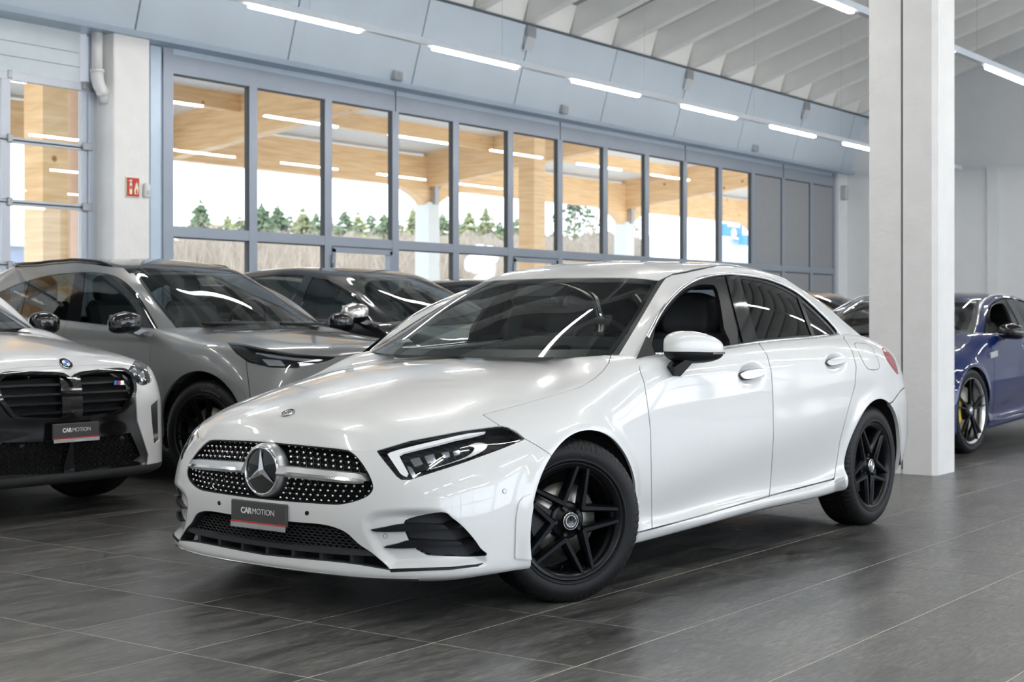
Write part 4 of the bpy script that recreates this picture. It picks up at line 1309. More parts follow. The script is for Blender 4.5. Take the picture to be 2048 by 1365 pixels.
def sedan_details():
    B, G, Q = SB, SG, SQ
    keep = Q['keep']
    X = fit_front(B)
    near = B.clip(B.k - 7.5)
    # ---- wheels and what is under the car
    th = math.radians(-26)
    kp, dy = .745, .112
    wf = wheel_twin5(car, rot=-.26)
    wf.location = (dy * math.sin(th), -kp - dy * math.cos(th), .3205)
    wf.rotation_euler = (0, 0, th)
    wf.scale = (.982, 1, .982)
    for s_, a, r_ in (('225/50 R17 V XL', math.radians(80), .293),):
        me = ring_text(s_, .021, r_, a, -.0300)
        link_mesh('sidewall_lettering', me, mat('moulded_rubber', (.045, .045, .047), .55), wf)
    wff = copy_tree(wf, car)
    wff.location = (-dy * math.sin(th), kp + dy * math.cos(th), .3205)
    wff.rotation_euler = (0, 0, math.pi + th)
    wr = wheel_twin5(car, rot=-.68, front=False)
    wr.scale = (.982, 1, .982)
    wr.location = (2.729, -.852, .3205)
    wr2 = copy_tree(wr, car)
    wr2.location = (2.729, .852, .3205)
    wr2.rotation_euler = (0, 0, math.pi)
    for cx in (0, 2.729):
        for sg in (-1, 1):
            s = MB()
            s.lathe([(sg * .50, .02), (sg * .50, .378), (sg * .875, .372)], 40, 'y', (cx, 0, .312), a0=-.05, a1=math.pi + .1)
            s.build('wheel_arch_liner', M_LINER, car)
    u = MB()
    u.box(-.60, 3.35, -.5, .5, .19, .24)
    u.box(.38, 2.35, -.76, .76, .20, .25)
    u.build('underbody', M_BLACKM, car)
    MB().box(-.72, -.45, -.55, .55, .15, .20).build('undertray', M_BLACKM, car)
    MB().tube([(.0, -.75, .32), (.0, .75, .32)], .04, 10).build('front_axle', M_LINER, car)
    MB().tube([(2.729, -.75, .32), (2.729, .75, .32)], .04, 10).build('rear_axle', M_LINER, car)

    # ---- radiator grille
    gr = empty('radiator_grille', (0, 0, 0), 0, car)
    g0 = keep(near, Q['GR'], -3).offset(-.055)
    sheet_obj('grille_backing', g0.joined(g0.mirrored()), M_LINER, gr)
    rimg = near.clip(np.abs(sd_poly(near.px, Q['GR'])) - 2.6)
    rimg = rimg.offset(-.004)
    sheet_obj('grille_surround', rimg.joined(rimg.mirrored()), M_BLACKS, gr, .035)
    star_c = (-.876, 0, .530)
    zs = [s * (.0215 + .0188 * j) for s in (-1, 1) for j in range(6)]
    pins, bars = MB(), MB()
    def inside(y, z, g=1.5):
        p = np.array([[X(y, z), abs(y), z]])
        return sd_poly(PJ(p), Q['GR'])[0] < -g
    for sg in (-1, 1):
        for z_ in zs:
            row = []
            for i in range(0, 14):
                if abs(z_) > .130: continue
                y = math.sqrt(max(.132 ** 2 - z_ ** 2, 0.0)) * 1.0 + i * .0335
                z = star_c[2] + z_ - .015 * (y / .5) ** 2 * (1 if z_ > 0 else -.6)
                if math.hypot(y, z_) < .116: continue
                if not inside(y, z): continue
                row.append((X(y, z) + .022, sg * y, z))
            for p in row:
                x, y, z = p
                pins.ball((x - .002, y, z), .0055, .0058, .0058, 8, 5)
            if len(row) > 1:
                bars.tube([(p[0] + .004, p[1], p[2]) for p in row], .0019, 4, smooth=False)
        for i in range(14):
            for up in (-1, 1):
                col = []
                for z_ in [up * (.012 + .0188 * j) for j in range(8)]:
                    if abs(z_) > .131: continue
                    y = math.sqrt(max(.132 ** 2 - z_ ** 2, 0)) + i * .0335
                    z = star_c[2] + z_ - .015 * (y / .5) ** 2 * (1 if z_ > 0 else -.6)
                    if inside(y, z, .5): col.append((X(y, z) + .032, sg * y, z))
                if len(col) > 1: bars.tube(col, .0024, 4, smooth=False)
    o = pins.build('grille_pins', mat('pin_chrome', (.9, .89, .87), .25, metal=1.0), gr); o['kind'] = 'stuff'
    o = bars.build('grille_lattice', M_BLACKG, gr); o['kind'] = 'stuff'
    zf = lambda y: .532 - .012 * (abs(y) / .5) ** 2
    for sg in (-1, 1):
        ys = [sg * (.095 + .392 * k / 20) for k in range(21)]
        def pf(t):
            s = (1 - .12 * t) * (1.0 if t < .9 else max(.12, math.sqrt(max(0, 1 - ((t - .9) / .1) ** 2))))
            f0 = .012 if t > .15 else .012 + .010 * (1 - t / .15)
            return [(-.025, .026 * s), (f0 * .2, .025 * s), (f0 * .8, .004 * s), (f0, -.004 * s), (f0 * .6, -.014 * s), (-.025, -.020 * s)]
        sweep_front(X, ys, pf, 'grille_louvre', M_SATIN, gr, zf)
        ys2 = [sg * (.125 + .36 * k / 16) for k in range(17)]
        def pf2(t):
            s = math.sqrt(max(0.02, 1 - (2 * t - 1) ** 8))
            return [(.002, .000), (.011, .003 + .003 * s), (.017, -.004), (.014, -.006 - .008 * s), (-.004, -.018 * s), (-.02, -.01)]
        sweep_front(X, ys2, pf2, 'louvre_chrome_edge', M_CHROME, gr, lambda y: zf(y) - .001)
    sb = empty('star_emblem', star_c, 0, car)
    b = MB()
    b.lathe([(.04, .107), (.014, .106), (.002, .102), (-.004, .096), (-.004, .092)], 64, 'x')
    b.build('bezel', M_SATIN, sb)
    MB().lathe([(-.002, .094), (-.010, .0925), (-.0115, .089), (-.010, .0855), (-.003, .085)], 64, 'x').build('chrome_ring', M_CHROME, sb)
    MB().lathe([(-.003, .087), (-.0065, .05), (-.008, 0)], 64, 'x').build('glass_disc', M_DARKGLASS, sb)
    st = MB()
    pts = []
    for k in range(3):
        a = math.pi / 2 + k * 2 * math.pi / 3
        pts += [(.086 * math.cos(a), .086 * math.sin(a)), (.0165 * math.cos(a + math.pi / 3), .0165 * math.sin(a + math.pi / 3))]
    v = [(-.0225, 0, 0)] + [((-.012 if i % 2 == 0 else -.0085), p[0], p[1]) for i, p in enumerate(pts)]
    st.add(v, [(0, 1 + i, 1 + (i + 1) % 6) for i in range(6)])
    st.build('star', M_CHROME, sb)

    # bonnet badge
    bx, bz = -.742, None
    i = np.argmin((B.x - bx) ** 2 + B.y ** 2 * 4 + (B.r < 7.2) * 9)
    pb, nb = B.A[i, :3], B.A[i, 3:6]
    bd = empty('bonnet_badge', (pb[0], 0, pb[2] + .001), 0, car)
    bd.rotation_euler = Vector((nb[0], 0, nb[2])).to_track_quat('Z', 'Y').to_euler()
    MB().lathe([(0, .0275), (.004, .0265), (.0045, .0245), (.003, .024), (.003, 0)], 40, 'z').build('disc', M_BLACKG, bd)
    r = MB()
    r.lathe([(.002, .0282), (.0052, .0276), (.0052, .0262), (.002, .0258)], 40, 'z')
    r.lathe([(.002, .0175), (.0046, .0172), (.0046, .0160), (.002, .0158)], 40, 'z')
    for k in range(3):
        a = math.pi / 2 + k * 2 * math.pi / 3 + math.pi / 2
        c1, s1 = math.cos(a), math.sin(a)
        r.add([(0, 0, .0062), (-s1 * .0028, c1 * .0028, .003), (c1 * .0165, s1 * .0165, .0042), (s1 * .0028, -c1 * .0028, .003)], [(0, 1, 2), (0, 2, 3)])
    r.build('star_ring', M_CHROME, bd)

    # ---- lower intake
    lo = empty('lower_intake', (0, 0, 0), 0, car)
    l0 = keep(near, Q['LO'], -3).offset(-.075)
    sheet_obj('intake_backing', l0.joined(l0.mirrored()), M_LINER, lo)
    lr = near.clip(np.abs(sd_poly(near.px, Q['LO'])) - 2.2).offset(-.003)
    sheet_obj('intake_surround', lr.joined(lr.mirrored()), M_BLACKM, lo, .05)
    hx = MB()
    def ins2(y, z, g):
        return sd_poly(PJ(np.array([[X(y, z), abs(y), z]])), Q['LO'])[0] < -g
    a, hgt = .0185, .0125
    for row in range(9):
        z = .268 + row * hgt * .88
        for colm in range(-26, 27):
            y = (colm + (.5 if row % 2 else 0)) * a * 1.55
            if not ins2(y, z, 4): continue
            d = .028
            e = [(y - a * .78, z), (y - a * .38, z - hgt * .44), (y + a * .38, z - hgt * .44), (y + a * .78, z)]
            P3 = [(X(p, q) + d, -p, q) for p, q in e]
            hx.tube(P3, .0021, 4, False, False)
    o = hx.build('honeycomb', mat('honeycomb_plastic', (.05, .052, .056), .4), lo); o['kind'] = 'stuff'
    ys = [-.66 + 1.32 * k / 40 for k in range(41)]
    sweep_front(X, [y for y in ys if abs(y) < .53], [(-.016, .013), (-.006, .008), (-.006, -.010), (-.05, -.014)], 'intake_slat', M_BLACKM, lo, lambda y: .249 + .010 * (y / .6) ** 2)
    for y in (-.42, -.28, -.14, 0, .14, .28, .42):
        xx = X(y, .21)
        MB().add([(xx + .012, -y - .008, .195), (xx + .012, -y + .008, .195), (xx + .012, -y + .008, .245), (xx + .012, -y - .008, .245),
                  (xx + .07, -y - .008, .195), (xx + .07, -y + .008, .195), (xx + .07, -y + .008, .245), (xx + .07, -y - .008, .245)],
                 [(0, 1, 2, 3), (1, 5, 6, 2), (4, 0, 3, 7), (3, 2, 6, 7)]).build('intake_rib', M_BLACKM, lo)
    # splitter chrome
    lipz = lambda y: .180
    sp = near.clip(np.abs(near.r - .78) - .16); sp = sp.clip(sp.k - 3.4)
    sheet_obj('splitter_chrome', sp.offset(.003).joined(sp.offset(.003).mirrored()), M_CHROME, car, .004)

    # ---- side vents
    for far in (0, 1):
        ve = empty('side_vent', (0, 0, 0), 0, car)
        mk = (lambda s: s.mirrored()) if far else (lambda s: s)
        v0 = keep(near, Q['VE'], -3).offset(-.030)
        sheet_obj('vent_mesh', mk(v0), M_BLACKM, ve)
        vr = near.clip(np.abs(sd_poly(near.px, Q['VE'])) - 1.6).offset(-.002)
        sheet_obj('vent_surround', mk(vr), M_BLACKS, ve, .03)
        for poly in ([(741,1060),(770,1054),(808,1047.5),(870,1049),(917,1051),(920,1055),(880,1058.5),(830,1062),(770,1063)],
                     [(768,1093.5),(795,1087),(822,1080),(880,1082),(940,1083.5),(943,1087),(900,1090),(840,1095),(795,1096)]):
            s_ = keep(near, refine_poly(poly, n=3), 0, 1).offset(.016)
            sheet_obj('vent_fin', mk(s_), M_BLACKS, ve, .045)
        s_ = keep(near, np.array([(779,1139),(790,1138.5),(900,1135),(950,1130),(968,1127),(955,1134),(900,1140.5),(782,1145)]), 0, 2).offset(.002)
        sheet_obj('vent_sill', mk(s_), M_BLACKS, ve, .01)

    # ---- headlamps
    for far in (0, 1):
        hl = empty('headlamp', (0, 0, 0), 0, car)
        mk = (lambda s: s.mirrored()) if far else (lambda s: s)
        HLp = Q['HL']
        lens = keep(near, HLp, 0)
        sheet_obj('lens_cover', mk(lens.offset(.001)), M_LENS, hl)
        sheet_obj('housing', mk(keep(near, HLp, -2).offset(-.045)), M_BLACKS, hl)
        bz = near.clip(np.maximum(sd_poly(near.px, HLp) - .4, -(sd_poly(near.px, HLp) + 3.2))).offset(-.002)
        sheet_obj('lamp_surround', mk(bz), M_BLACKG, hl, .04)
        drl = np.array([(774,908),(779,904.5),(797,898.5),(836,888.5),(874,879.5),(910,871),(940,865),(975,861.5),(950,868.5),(910,877),(874,887),(836,896.5),(806,904.5),(797.5,909.5),(800,916),(816,946),(812.5,953.5),(806,951),(800,947),(782,920)])
        sheet_obj('daytime_light_guide', mk(keep(near, drl, 0, 1).offset(-.005)), M_DRL, hl, .012)
        trim = refine_poly([(940,886),(958,879.5),(975,882),(979,886),(972,896),(950,908),(925,917),(870,934),(850,938),(900,923),(935,910),(950,898),(952,890)], n=4)
        sheet_obj('chrome_brow', mk(keep(near, trim, 0, 1).offset(-.020)), M_SATIN, hl, .01)
        inner = refine_poly([(812,912),(850,903),(930,892),(944,893),(940,904),(900,921),(840,938),(824,938)], n=4)
        sheet_obj('projector_panel', mk(keep(near, inner, 0).offset(-.030)), M_BLACKG, hl, .01)
        bl = np.array([(818,944),(812,928),(822,932),(833,951),(824,953)])
        sheet_obj('lower_light_guide', mk(keep(near, bl, 0, 1).offset(-.020)), M_REFL, hl, .01)
        for q in ([(818,914),(838,909),(846,924),(828,930)], [(848,907),(868,902),(874,918),(856,923)], [(884,900),(900,897),(903,908),(890,912)], [(908,897),(922,894),(925,903),(912,907)]):
            sheet_obj('reflector', mk(keep(near, np.array(q), 0, 1).offset(-.024)), M_REFL, hl, .008)

    # ---- parking sensors
    for (u, v, rr, colm) in ((1009, 983, 4.3, None), (771, 1073, 4.3, None), (614, 1027, 4.6, M_BLACKS)):
        tt = np.linspace(0, 2 * math.pi, 17)[:-1]
        circ = lambda r: np.stack([u + .85 * r * np.cos(tt), v + r * np.sin(tt)], 1)
        for far in (0, 1):
            mk = (lambda s: s.mirrored()) if far else (lambda s: s)
            if colm: sheet_obj('parking_sensor', mk(keep(near, circ(rr), 0, 2).offset(.0015)), colm, car, .004)
            else:
                o = sheet_obj('parking_sensor', mk(keep(near, circ(rr + .7), 0, 2).offset(.0012)), mat('sensor_ring', (.10, .10, .10), .5), car, .003)
                sheet_obj('sensor_face', mk(keep(near, circ(rr - .2), 0, 2).offset(.0022)), M_WHITE, o, .002)

    # ---- plate
    pr = plate(car, (X(0, .37) - .008, 0, .370), -math.pi / 2)
    # ---- bumper arch deflector
    s_ = B.clip(B.k - 8)
    arcl = keep(s_, np.array([(1029,1118),(1031,1040),(1036,1008),(1044,996),(1064,987),(1066,1120)]), 0)
    arcl = arcl.clip(arcl.k - 6.8)
    arcl = arcl.clip(-(np.hypot(arcl.x, arcl.z - .312) - .363))
    for q in (arcl, arcl.mirrored()): sheet_obj('arch_deflector', q.offset(.006), M_WHITE, car, .008)

    # ---- door handles in round recesses
    S = Q['B0']; S = S.clip(-(S.k - 8.2)); S = S.clip(S.k - 13.5); S = S.clip(S.r - 7.3); S = S.clip(4.0 - S.r)
    for (u, v) in ((1502, 748), (1670, 723)):
        sc = 1.0 if u < 1600 else .78
        tt = np.linspace(0, 2 * math.pi, 33)[:-1]
        for far in (0, 1):
            mk = (lambda s: s.mirrored()) if far else (lambda s: s)
            dh = empty('door_handle', (0, 0, 0), 0, car)
            bar_ = refine_poly([(u - 24 * sc, v + 2), (u - 12 * sc, v - 5 * sc), (u + 14 * sc, v - 9 * sc), (u + 24 * sc, v - 7 * sc), (u + 23 * sc, v + 1), (u + 8 * sc, v + 8 * sc), (u - 14 * sc, v + 11 * sc)], n=4)
            gap_ = bar_ + (bar_ - bar_.mean(0)) * np.array([.06, .14])
            sheet_obj('grip_shadow_gap', mk(keep(S, gap_, 0, 2).offset(.0045)), M_BLACKM, dh, .008)
            sheet_obj('grip', mk(keep(S, bar_, 0, 2).offset(.010)), M_WHITE, dh, .012)
            bar2 = np.array([(u - 24 * sc, v + 1), (u - 12 * sc, v - 5.5 * sc), (u + 14 * sc, v - 9.5 * sc), (u + 24 * sc, v - 7.5 * sc), (u + 24 * sc, v - 5.5 * sc), (u - 22 * sc, v + 1.5 * sc)])
            sheet_obj('chrome_strip', mk(keep(S, bar2, 0, 2).offset(.0115)), M_CHROME, dh, .006)

    # ---- mirrors
    for sg in (-1, 1):
        mr = empty('door_mirror', (.755, -.930, .985) if sg < 0 else (.88, .865, .945), math.radians(62) if sg < 0 else math.radians(-84), car)
        def shell(t0, t1, half=.147):
            s = MB()
            v, f = [], []
            nu, nv = 32, 16
            for j in range(nv + 1):
                t = t0 + (t1 - t0) * j / nv
                w = max(1 - abs(2 * t - 1) ** 3.4, 0) ** .5
                for i in range(nu):
                    a = 2 * math.pi * i / nu
                    cy = half * w * math.copysign(abs(math.cos(a)) ** .9, math.cos(a))
                    to = (cy + half) / (2 * half)
                    sx = math.sin(a)
                    xx = (-.075 if sx < 0 else .028) * abs(sx) ** .8 * w * (1.05 - .35 * to)
                    top = .082 * (1.0 - .46 * to ** 2.0)
                    bot = -.070 + .004 * to
                    v.append((xx, sg * cy, bot + (top - bot) * t))
            for j in range(nv):
                for i in range(nu):
                    q = (j * nu + i, j * nu + (i + 1) % nu, (j + 1) * nu + (i + 1) % nu, (j + 1) * nu + i)
                    f.append(q if sg > 0 else q[::-1])
            f.append(tuple(range(nu))[::-1]); f.append(tuple(nv * nu + i for i in range(nu)))
            s.add(v, f, True)
            return s
        shell(.37, 1.0).build('cap', M_WHITE, mr, sharp=60)
        shell(.0, .355).build('lower_shell', M_BLACKS, mr, sharp=60)
        MB().bar((-.005, -sg * .045, -.050), (-.012, -sg * .112, -.100), .085, .030, w1=.075, h1=.05).build('foot', M_BLACKS, mr)
        MB().box(.020, .026, -.095, .095, -.035, .045).build('mirror_glass', M_CHROME, mr)
        MB().bar((-.062, sg * .055, -.022), (-.018, sg * .143, -.022), .012, .010).build('indicator', mat('indicator_lens', (.12, .10, .09), .15, coat=1), mr)
        tri = MB()
        tri.add([(.50, sg * .800, .935), (.66, sg * .800, .945), (.66, sg * .765, 1.03), (.645, sg * .76, 1.035)], [(0, 1, 2, 3)])
        tri.build('mirror_sail', M_BLACKS, car)

    # ---- cabin
    cabn = car
    d = MB()
    d.add([(.30, -.66, .90), (.30, .66, .90), (.62, .68, .955), (.62, -.68, .955), (.85, .68, .93), (.85, -.68, .93), (.92, .68, .70), (.92, -.68, .70)], [(0, 3, 2, 1), (3, 5, 4, 2), (5, 7, 6, 4)])
    d.build('dashboard', M_CABIN, cabn)
    MB().bbox(.75, .80, -.62, .05, .935, 1.03, .006).build('display_screen', M_BLACKG, cabn)
    w = MB()
    ring = [(.0, .185 * math.cos(t), .185 * math.sin(t)) for t in np.linspace(0, 2 * math.pi, 41)]
    w.tube([(p[0], p[1], p[2]) for p in ring], .016, 10, False)
    sw = w.build('steering_wheel', M_BLACKS, cabn, (.93, -.37, .93), (0, math.radians(-22), 0))
    MB().bbox(-.02, .03, -.07, .07, -.05, .05, .012).build('horn_pad', M_CABIN, sw)
    for a in (0, math.pi, -math.pi / 2):
        MB().bar((0, .06 * math.cos(a), .05 * math.sin(a)), (0, .175 * math.cos(a), .175 * math.sin(a)), .02, .03, up=(1, 0, 0)).build('wheel_spoke', M_SATIN, sw)
    def seat(x, y):
        s = empty('seat', (x, y, 0), 0, cabn)
        MB().bbox(-.25, .27, -.25, .25, .40, .56, .05).build('cushion', M_SEAT, s)
        bk = MB().bbox(-.07, .07, -.25, .25, 0, .60, .05).build('backrest', M_SEAT, s, (.30, 0, .46), (0, .28, 0))
        hd = MB().ball((0, 0, 0), .075, .145, .115, 20, 12, .55)
        hd.build('headrest', M_SEAT, s, (.49, 0, 1.125), (0, .15, 0))
        for q in (-.05, .05):
            MB().tube([(.44, q, 1.0), (.485, q, 1.08)], .007, 8).build('headrest_post', M_CHROME, s)
    seat(1.18, -.37); seat(1.18, .37)
    rs = empty('rear_seat', (2.02, 0, 0), 0, cabn)
    MB().bbox(-.25, .27, -.62, .62, .40, .56, .05).build('cushion', M_SEAT, rs)
    MB().bbox(-.07, .07, -.62, .62, 0, .55, .05).build('backrest', M_SEAT, rs, (.30, 0, .52), (0, .35, 0))
    for y in (-.36, 0, .36):
        MB().bbox(-.05, .05, -.13, .13, -.07, .09, .03).build('headrest', M_SEAT, rs, (.52, y, 1.10), (0, .2, 0))
    MB().box(.5, 2.9, -.74, .74, .26, .34).build('cabin_floor', M_CABIN, cabn)
    for sg in (-1, 1):
        MB().add([(.60, sg * .775, .45), (2.5, sg * .775, .45), (2.5, sg * .755, .985), (1.0, sg * .765, .93), (.60, sg * .765, .90)], [(0, 1, 2, 3, 4)]).build('door_lining', M_CABIN, cabn)
        MB().add([(1.56, sg * .76, .92), (1.70, sg * .76, .93), (1.62, sg * .585, 1.30), (1.50, sg * .585, 1.29)], [(0, 1, 2, 3)]).build('centre_pillar', M_HEADL, cabn)
        MB().add([(.50, sg * .69, .93), (.58, sg * .74, .93), (1.20, sg * .575, 1.27), (1.10, sg * .50, 1.27)], [(0, 1, 2, 3)]).build('front_pillar_lining', M_HEADL, cabn)
    MB().add([(2.55, -.66, .98), (3.0, -.5, 1.0), (3.0, .5, 1.0), (2.55, .66, .98)], [(0, 1, 2, 3)]).build('parcel_shelf', M_CABIN, cabn)
    im = MB().bbox(-.02, .02, -.12, .12, -.035, .035, .014).build('rear_view_mirror', M_BLACKS, cabn, (.95, 0, 1.19), (0, .25, .1))
    MB().bbox(-.10, .06, -.13, .13, -.02, .03, .015).build('sensor_housing', M_BLACKS, cabn, (.93, 0, 1.225), (0, -.42, 0))
    cw = MB()
    cw.add([(.20 + .36 * y * y, y, .905) for y in np.linspace(-.72, .72, 25)] + [(.32 + .36 * y * y, y, .918) for y in np.linspace(-.72, .72, 25)], [(i, i + 1, 26 + i, 25 + i) for i in range(24)])
    cw.build('cowl', M_BLACKS, cabn)
    for (x0, y0, x1, y1) in ((.33, .10, .46, -.60), (.27, -.05, .45, .55)):
        MB().tube([(x0, y0, .945), (x1, y1, .950)], .007, 8).build('wiper', M_BLACKS, cabn)
sedan_details()
# ------------------------------------------------------------------ other cars in the hall
def wheel_multi(parent, R, rr, w, m, n=10, twin=.07, rot=0.0, cal=None, cap=True, lip=None):
    root = empty('wheel', (0, 0, 0), 0, parent)
    yo = -.030
    tyre(root, R, w, rr, yo, 60)
    rim_barrel(root, rr, w, yo, lip or m)
    for k in range(n):
        th = rot + k * 2 * math.pi / n
        s = MB()
        for sg in (-1, 1):
            a, b = th + sg * twin * .4, th + sg * twin
            p0 = Vector((.055 * math.cos(a), .0, .055 * math.sin(a)))
            p1 = Vector(((rr - .008) * math.cos(b), -.012, (rr - .008) * math.sin(b)))
            s.bar(p0, p1, .016, .026, up=(0, 1, 0), w1=.013, h1=.022)
        s.build('spoke', m, root)
    MB().lathe([(.03, .0), (.03, .07), (.0, .068), (-.012, .045), (-.014, 0)], 32, 'y').build('hub', m, root)
    MB().lathe([(-.013, .030), (-.018, .028), (-.018, 0)], 24, 'y').build('hub_cap', M_SATIN if cap else m, root)
    brake(root, rr - .075, .055, math.pi, cal or M_BLACKM)
    return root

def four_wheels(root, proto, wb, hub_y, z, steer=0.0):
    th = steer
    k = hub_y - .11
    proto.location = (.11 * math.sin(th), -k - .11 * math.cos(th), z)
    proto.rotation_euler = (0, 0, th)
    c = copy_tree(proto, root); c.location = (-.11 * math.sin(th), k + .11 * math.cos(th), z); c.rotation_euler = (0, 0, math.pi + th)
    c = copy_tree(proto, root); c.location = (wb, -hub_y, z); c.rotation_euler = (0, 0, 0)
    c = copy_tree(proto, root); c.location = (wb, hub_y, z); c.rotation_euler = (0, 0, math.pi)

def simple_cabin(root, zs, xs=1.0, zb=.45, light=False):
    m = mat('grey_cabin_cloth', (.12, .12, .12), .7, noise=.06)
    def seat(x, y):
        s = empty('seat', (x, y, 0), 0, root)
        MB().bbox(-.25, .27, -.25, .25, .42 + zs * .6, .56 + zs * .6, .05).build('cushion', m, s)
        MB().bbox(-.07, .07, -.25, .25, 0, .60, .05).build('backrest', m, s, (.30, 0, .52 + zs), (0, .25, 0))
        MB().ball((0, 0, 0), .07, .135, .11, 16, 10, .6).build('headrest', m, s, (.49, 0, 1.19 + zs), (0, .15, 0))
    for y in (-.37, .37):
        seat(1.12 * xs, y); seat(1.95 * xs, y)
    d = MB()
    z = .95 + zs
    d.add([(.30, -.64, z - .07), (.30, .64, z - .07), (.62, .66, z), (.62, -.66, z), (.88, .66, z - .04), (.88, -.66, z - .04), (.92, .66, z - .3), (.92, -.66, z - .3)], [(0, 3, 2, 1), (3, 5, 4, 2), (5, 7, 6, 4)])
    d.build('dashboard', M_CABIN, root)
    for y0 in (-.37, .37)[:1]:
        MB().tube([(.0, .18 * math.cos(t), .18 * math.sin(t)) for t in np.linspace(0, 2 * math.pi, 29)], .015, 8, False).build('steering_wheel', M_BLACKS, root, (.92, y0, z), (0, -.4, 0))
    MB().bbox(-.02, .02, -.12, .12, -.035, .035, .014).build('rear_view_mirror', M_BLACKS, root, (.90, 0, 1.20 + zs * .9), (0, .25, 0))
    MB().box(.4, 2.8, -.74, .74, .28, .34).build('cabin_floor', M_CABIN, root)

def mirror_pair(root, x, y, z, m, low, L=.20, h=.075, d=.09):
    for sg in (-1, 1):
        mr = empty('door_mirror', (x, sg * y, z), 0, root)
        def part(t0, t1, nm, mm):
            v, f = [], []
            nu, nv = 24, 8
            for j in range(nv + 1):
                t = t0 + (t1 - t0) * j / nv
                w = max(1 - abs(2 * t - 1) ** 3, 0) ** .5
                for i in range(nu):
                    a = 2 * math.pi * i / nu
                    cy = L / 2 * w * math.copysign(abs(math.cos(a)) ** .85, math.cos(a))
                    sx = math.sin(a)
                    xx = (-d if sx < 0 else .03) * abs(sx) ** .8 * w + .25 * max(cy, 0) ** 1.3 * .8
                    v.append((xx, sg * cy, -h + 2 * h * t - .12 * max(cy, 0)))
            for j in range(nv):
                for i in range(nu):
                    q = (j * nu + i, j * nu + (i + 1) % nu, (j + 1) * nu + (i + 1) % nu, (j + 1) * nu + i)
                    f.append(q if sg > 0 else q[::-1])
            f.append(tuple(range(nu))[::-1]); f.append(tuple(nv * nu + i for i in range(nu)))
            MB().add(v, f, True).build(nm, mm, mr, sharp=60)
        part(.34, 1, 'cap', m)
        part(0, .325, 'lower_shell', low)
        MB().bar((-.01, -sg * .05, -h * .75), (-.01, -sg * (L / 2 + .045), -h * 1.05), .07, .035, w1=.09, h1=.05).build('foot', low, mr)
        MB().box(.034, .038, -L * .38, L * .38, -h * .6, h * .7).build('mirror_glass', M_CHROME, mr)

class CarBody:
    """panels for one of the parked cars; the traced side is y > 0, or y < 0 when flip is set"""
    def __init__(s, name, label, loc, rz, warp, cwarp, flip=False, rb=7, kb=16, rg=12, kg=16):
        s.root = empty(name, loc, rz)
        tag(s.root, label, 'car')
        pj = projector(loc, rz)
        s.pj = (lambda p: pj(p * np.array([1, -1, 1]))) if flip else pj
        s.flip = flip
        P = np.swapaxes(np.array(SEDAN_BODY, float), 0, 1)
        G = np.swapaxes(np.array(SEDAN_CABIN, float), 0, 1)
        s.P = warp(P.reshape(-1, 3)).reshape(P.shape)
        s.Gp = cwarp(G.reshape(-1, 3)).reshape(G.shape)
        s.B = make_sheet(s.P, rb, kb, s.pj)
        s.G = make_sheet(s.Gp, rg, kg, s.pj)
    def put(s, name, sh, m, rim=.012, both=True, parent=None, join=False):
        if len(sh.A) == 0 or len(sh.T) == 0: return None
        par = parent or s.root
        if join:
            return sheet_obj(name, sh.joined(sh.mirrored()), m, par, rim)
        o = sheet_obj(name, sh.mirrored() if s.flip else sh, m, par, rim)
        if both: sheet_obj(name, sh if s.flip else sh.mirrored(), m, par, rim)
        return o
    def keep(s, S, poly, g=.6): return S.clip(sd_poly(S.px, poly) + g)
    def cut(s, S, poly, g=.4): return S.clip(-(sd_poly(S.px, poly) - g))

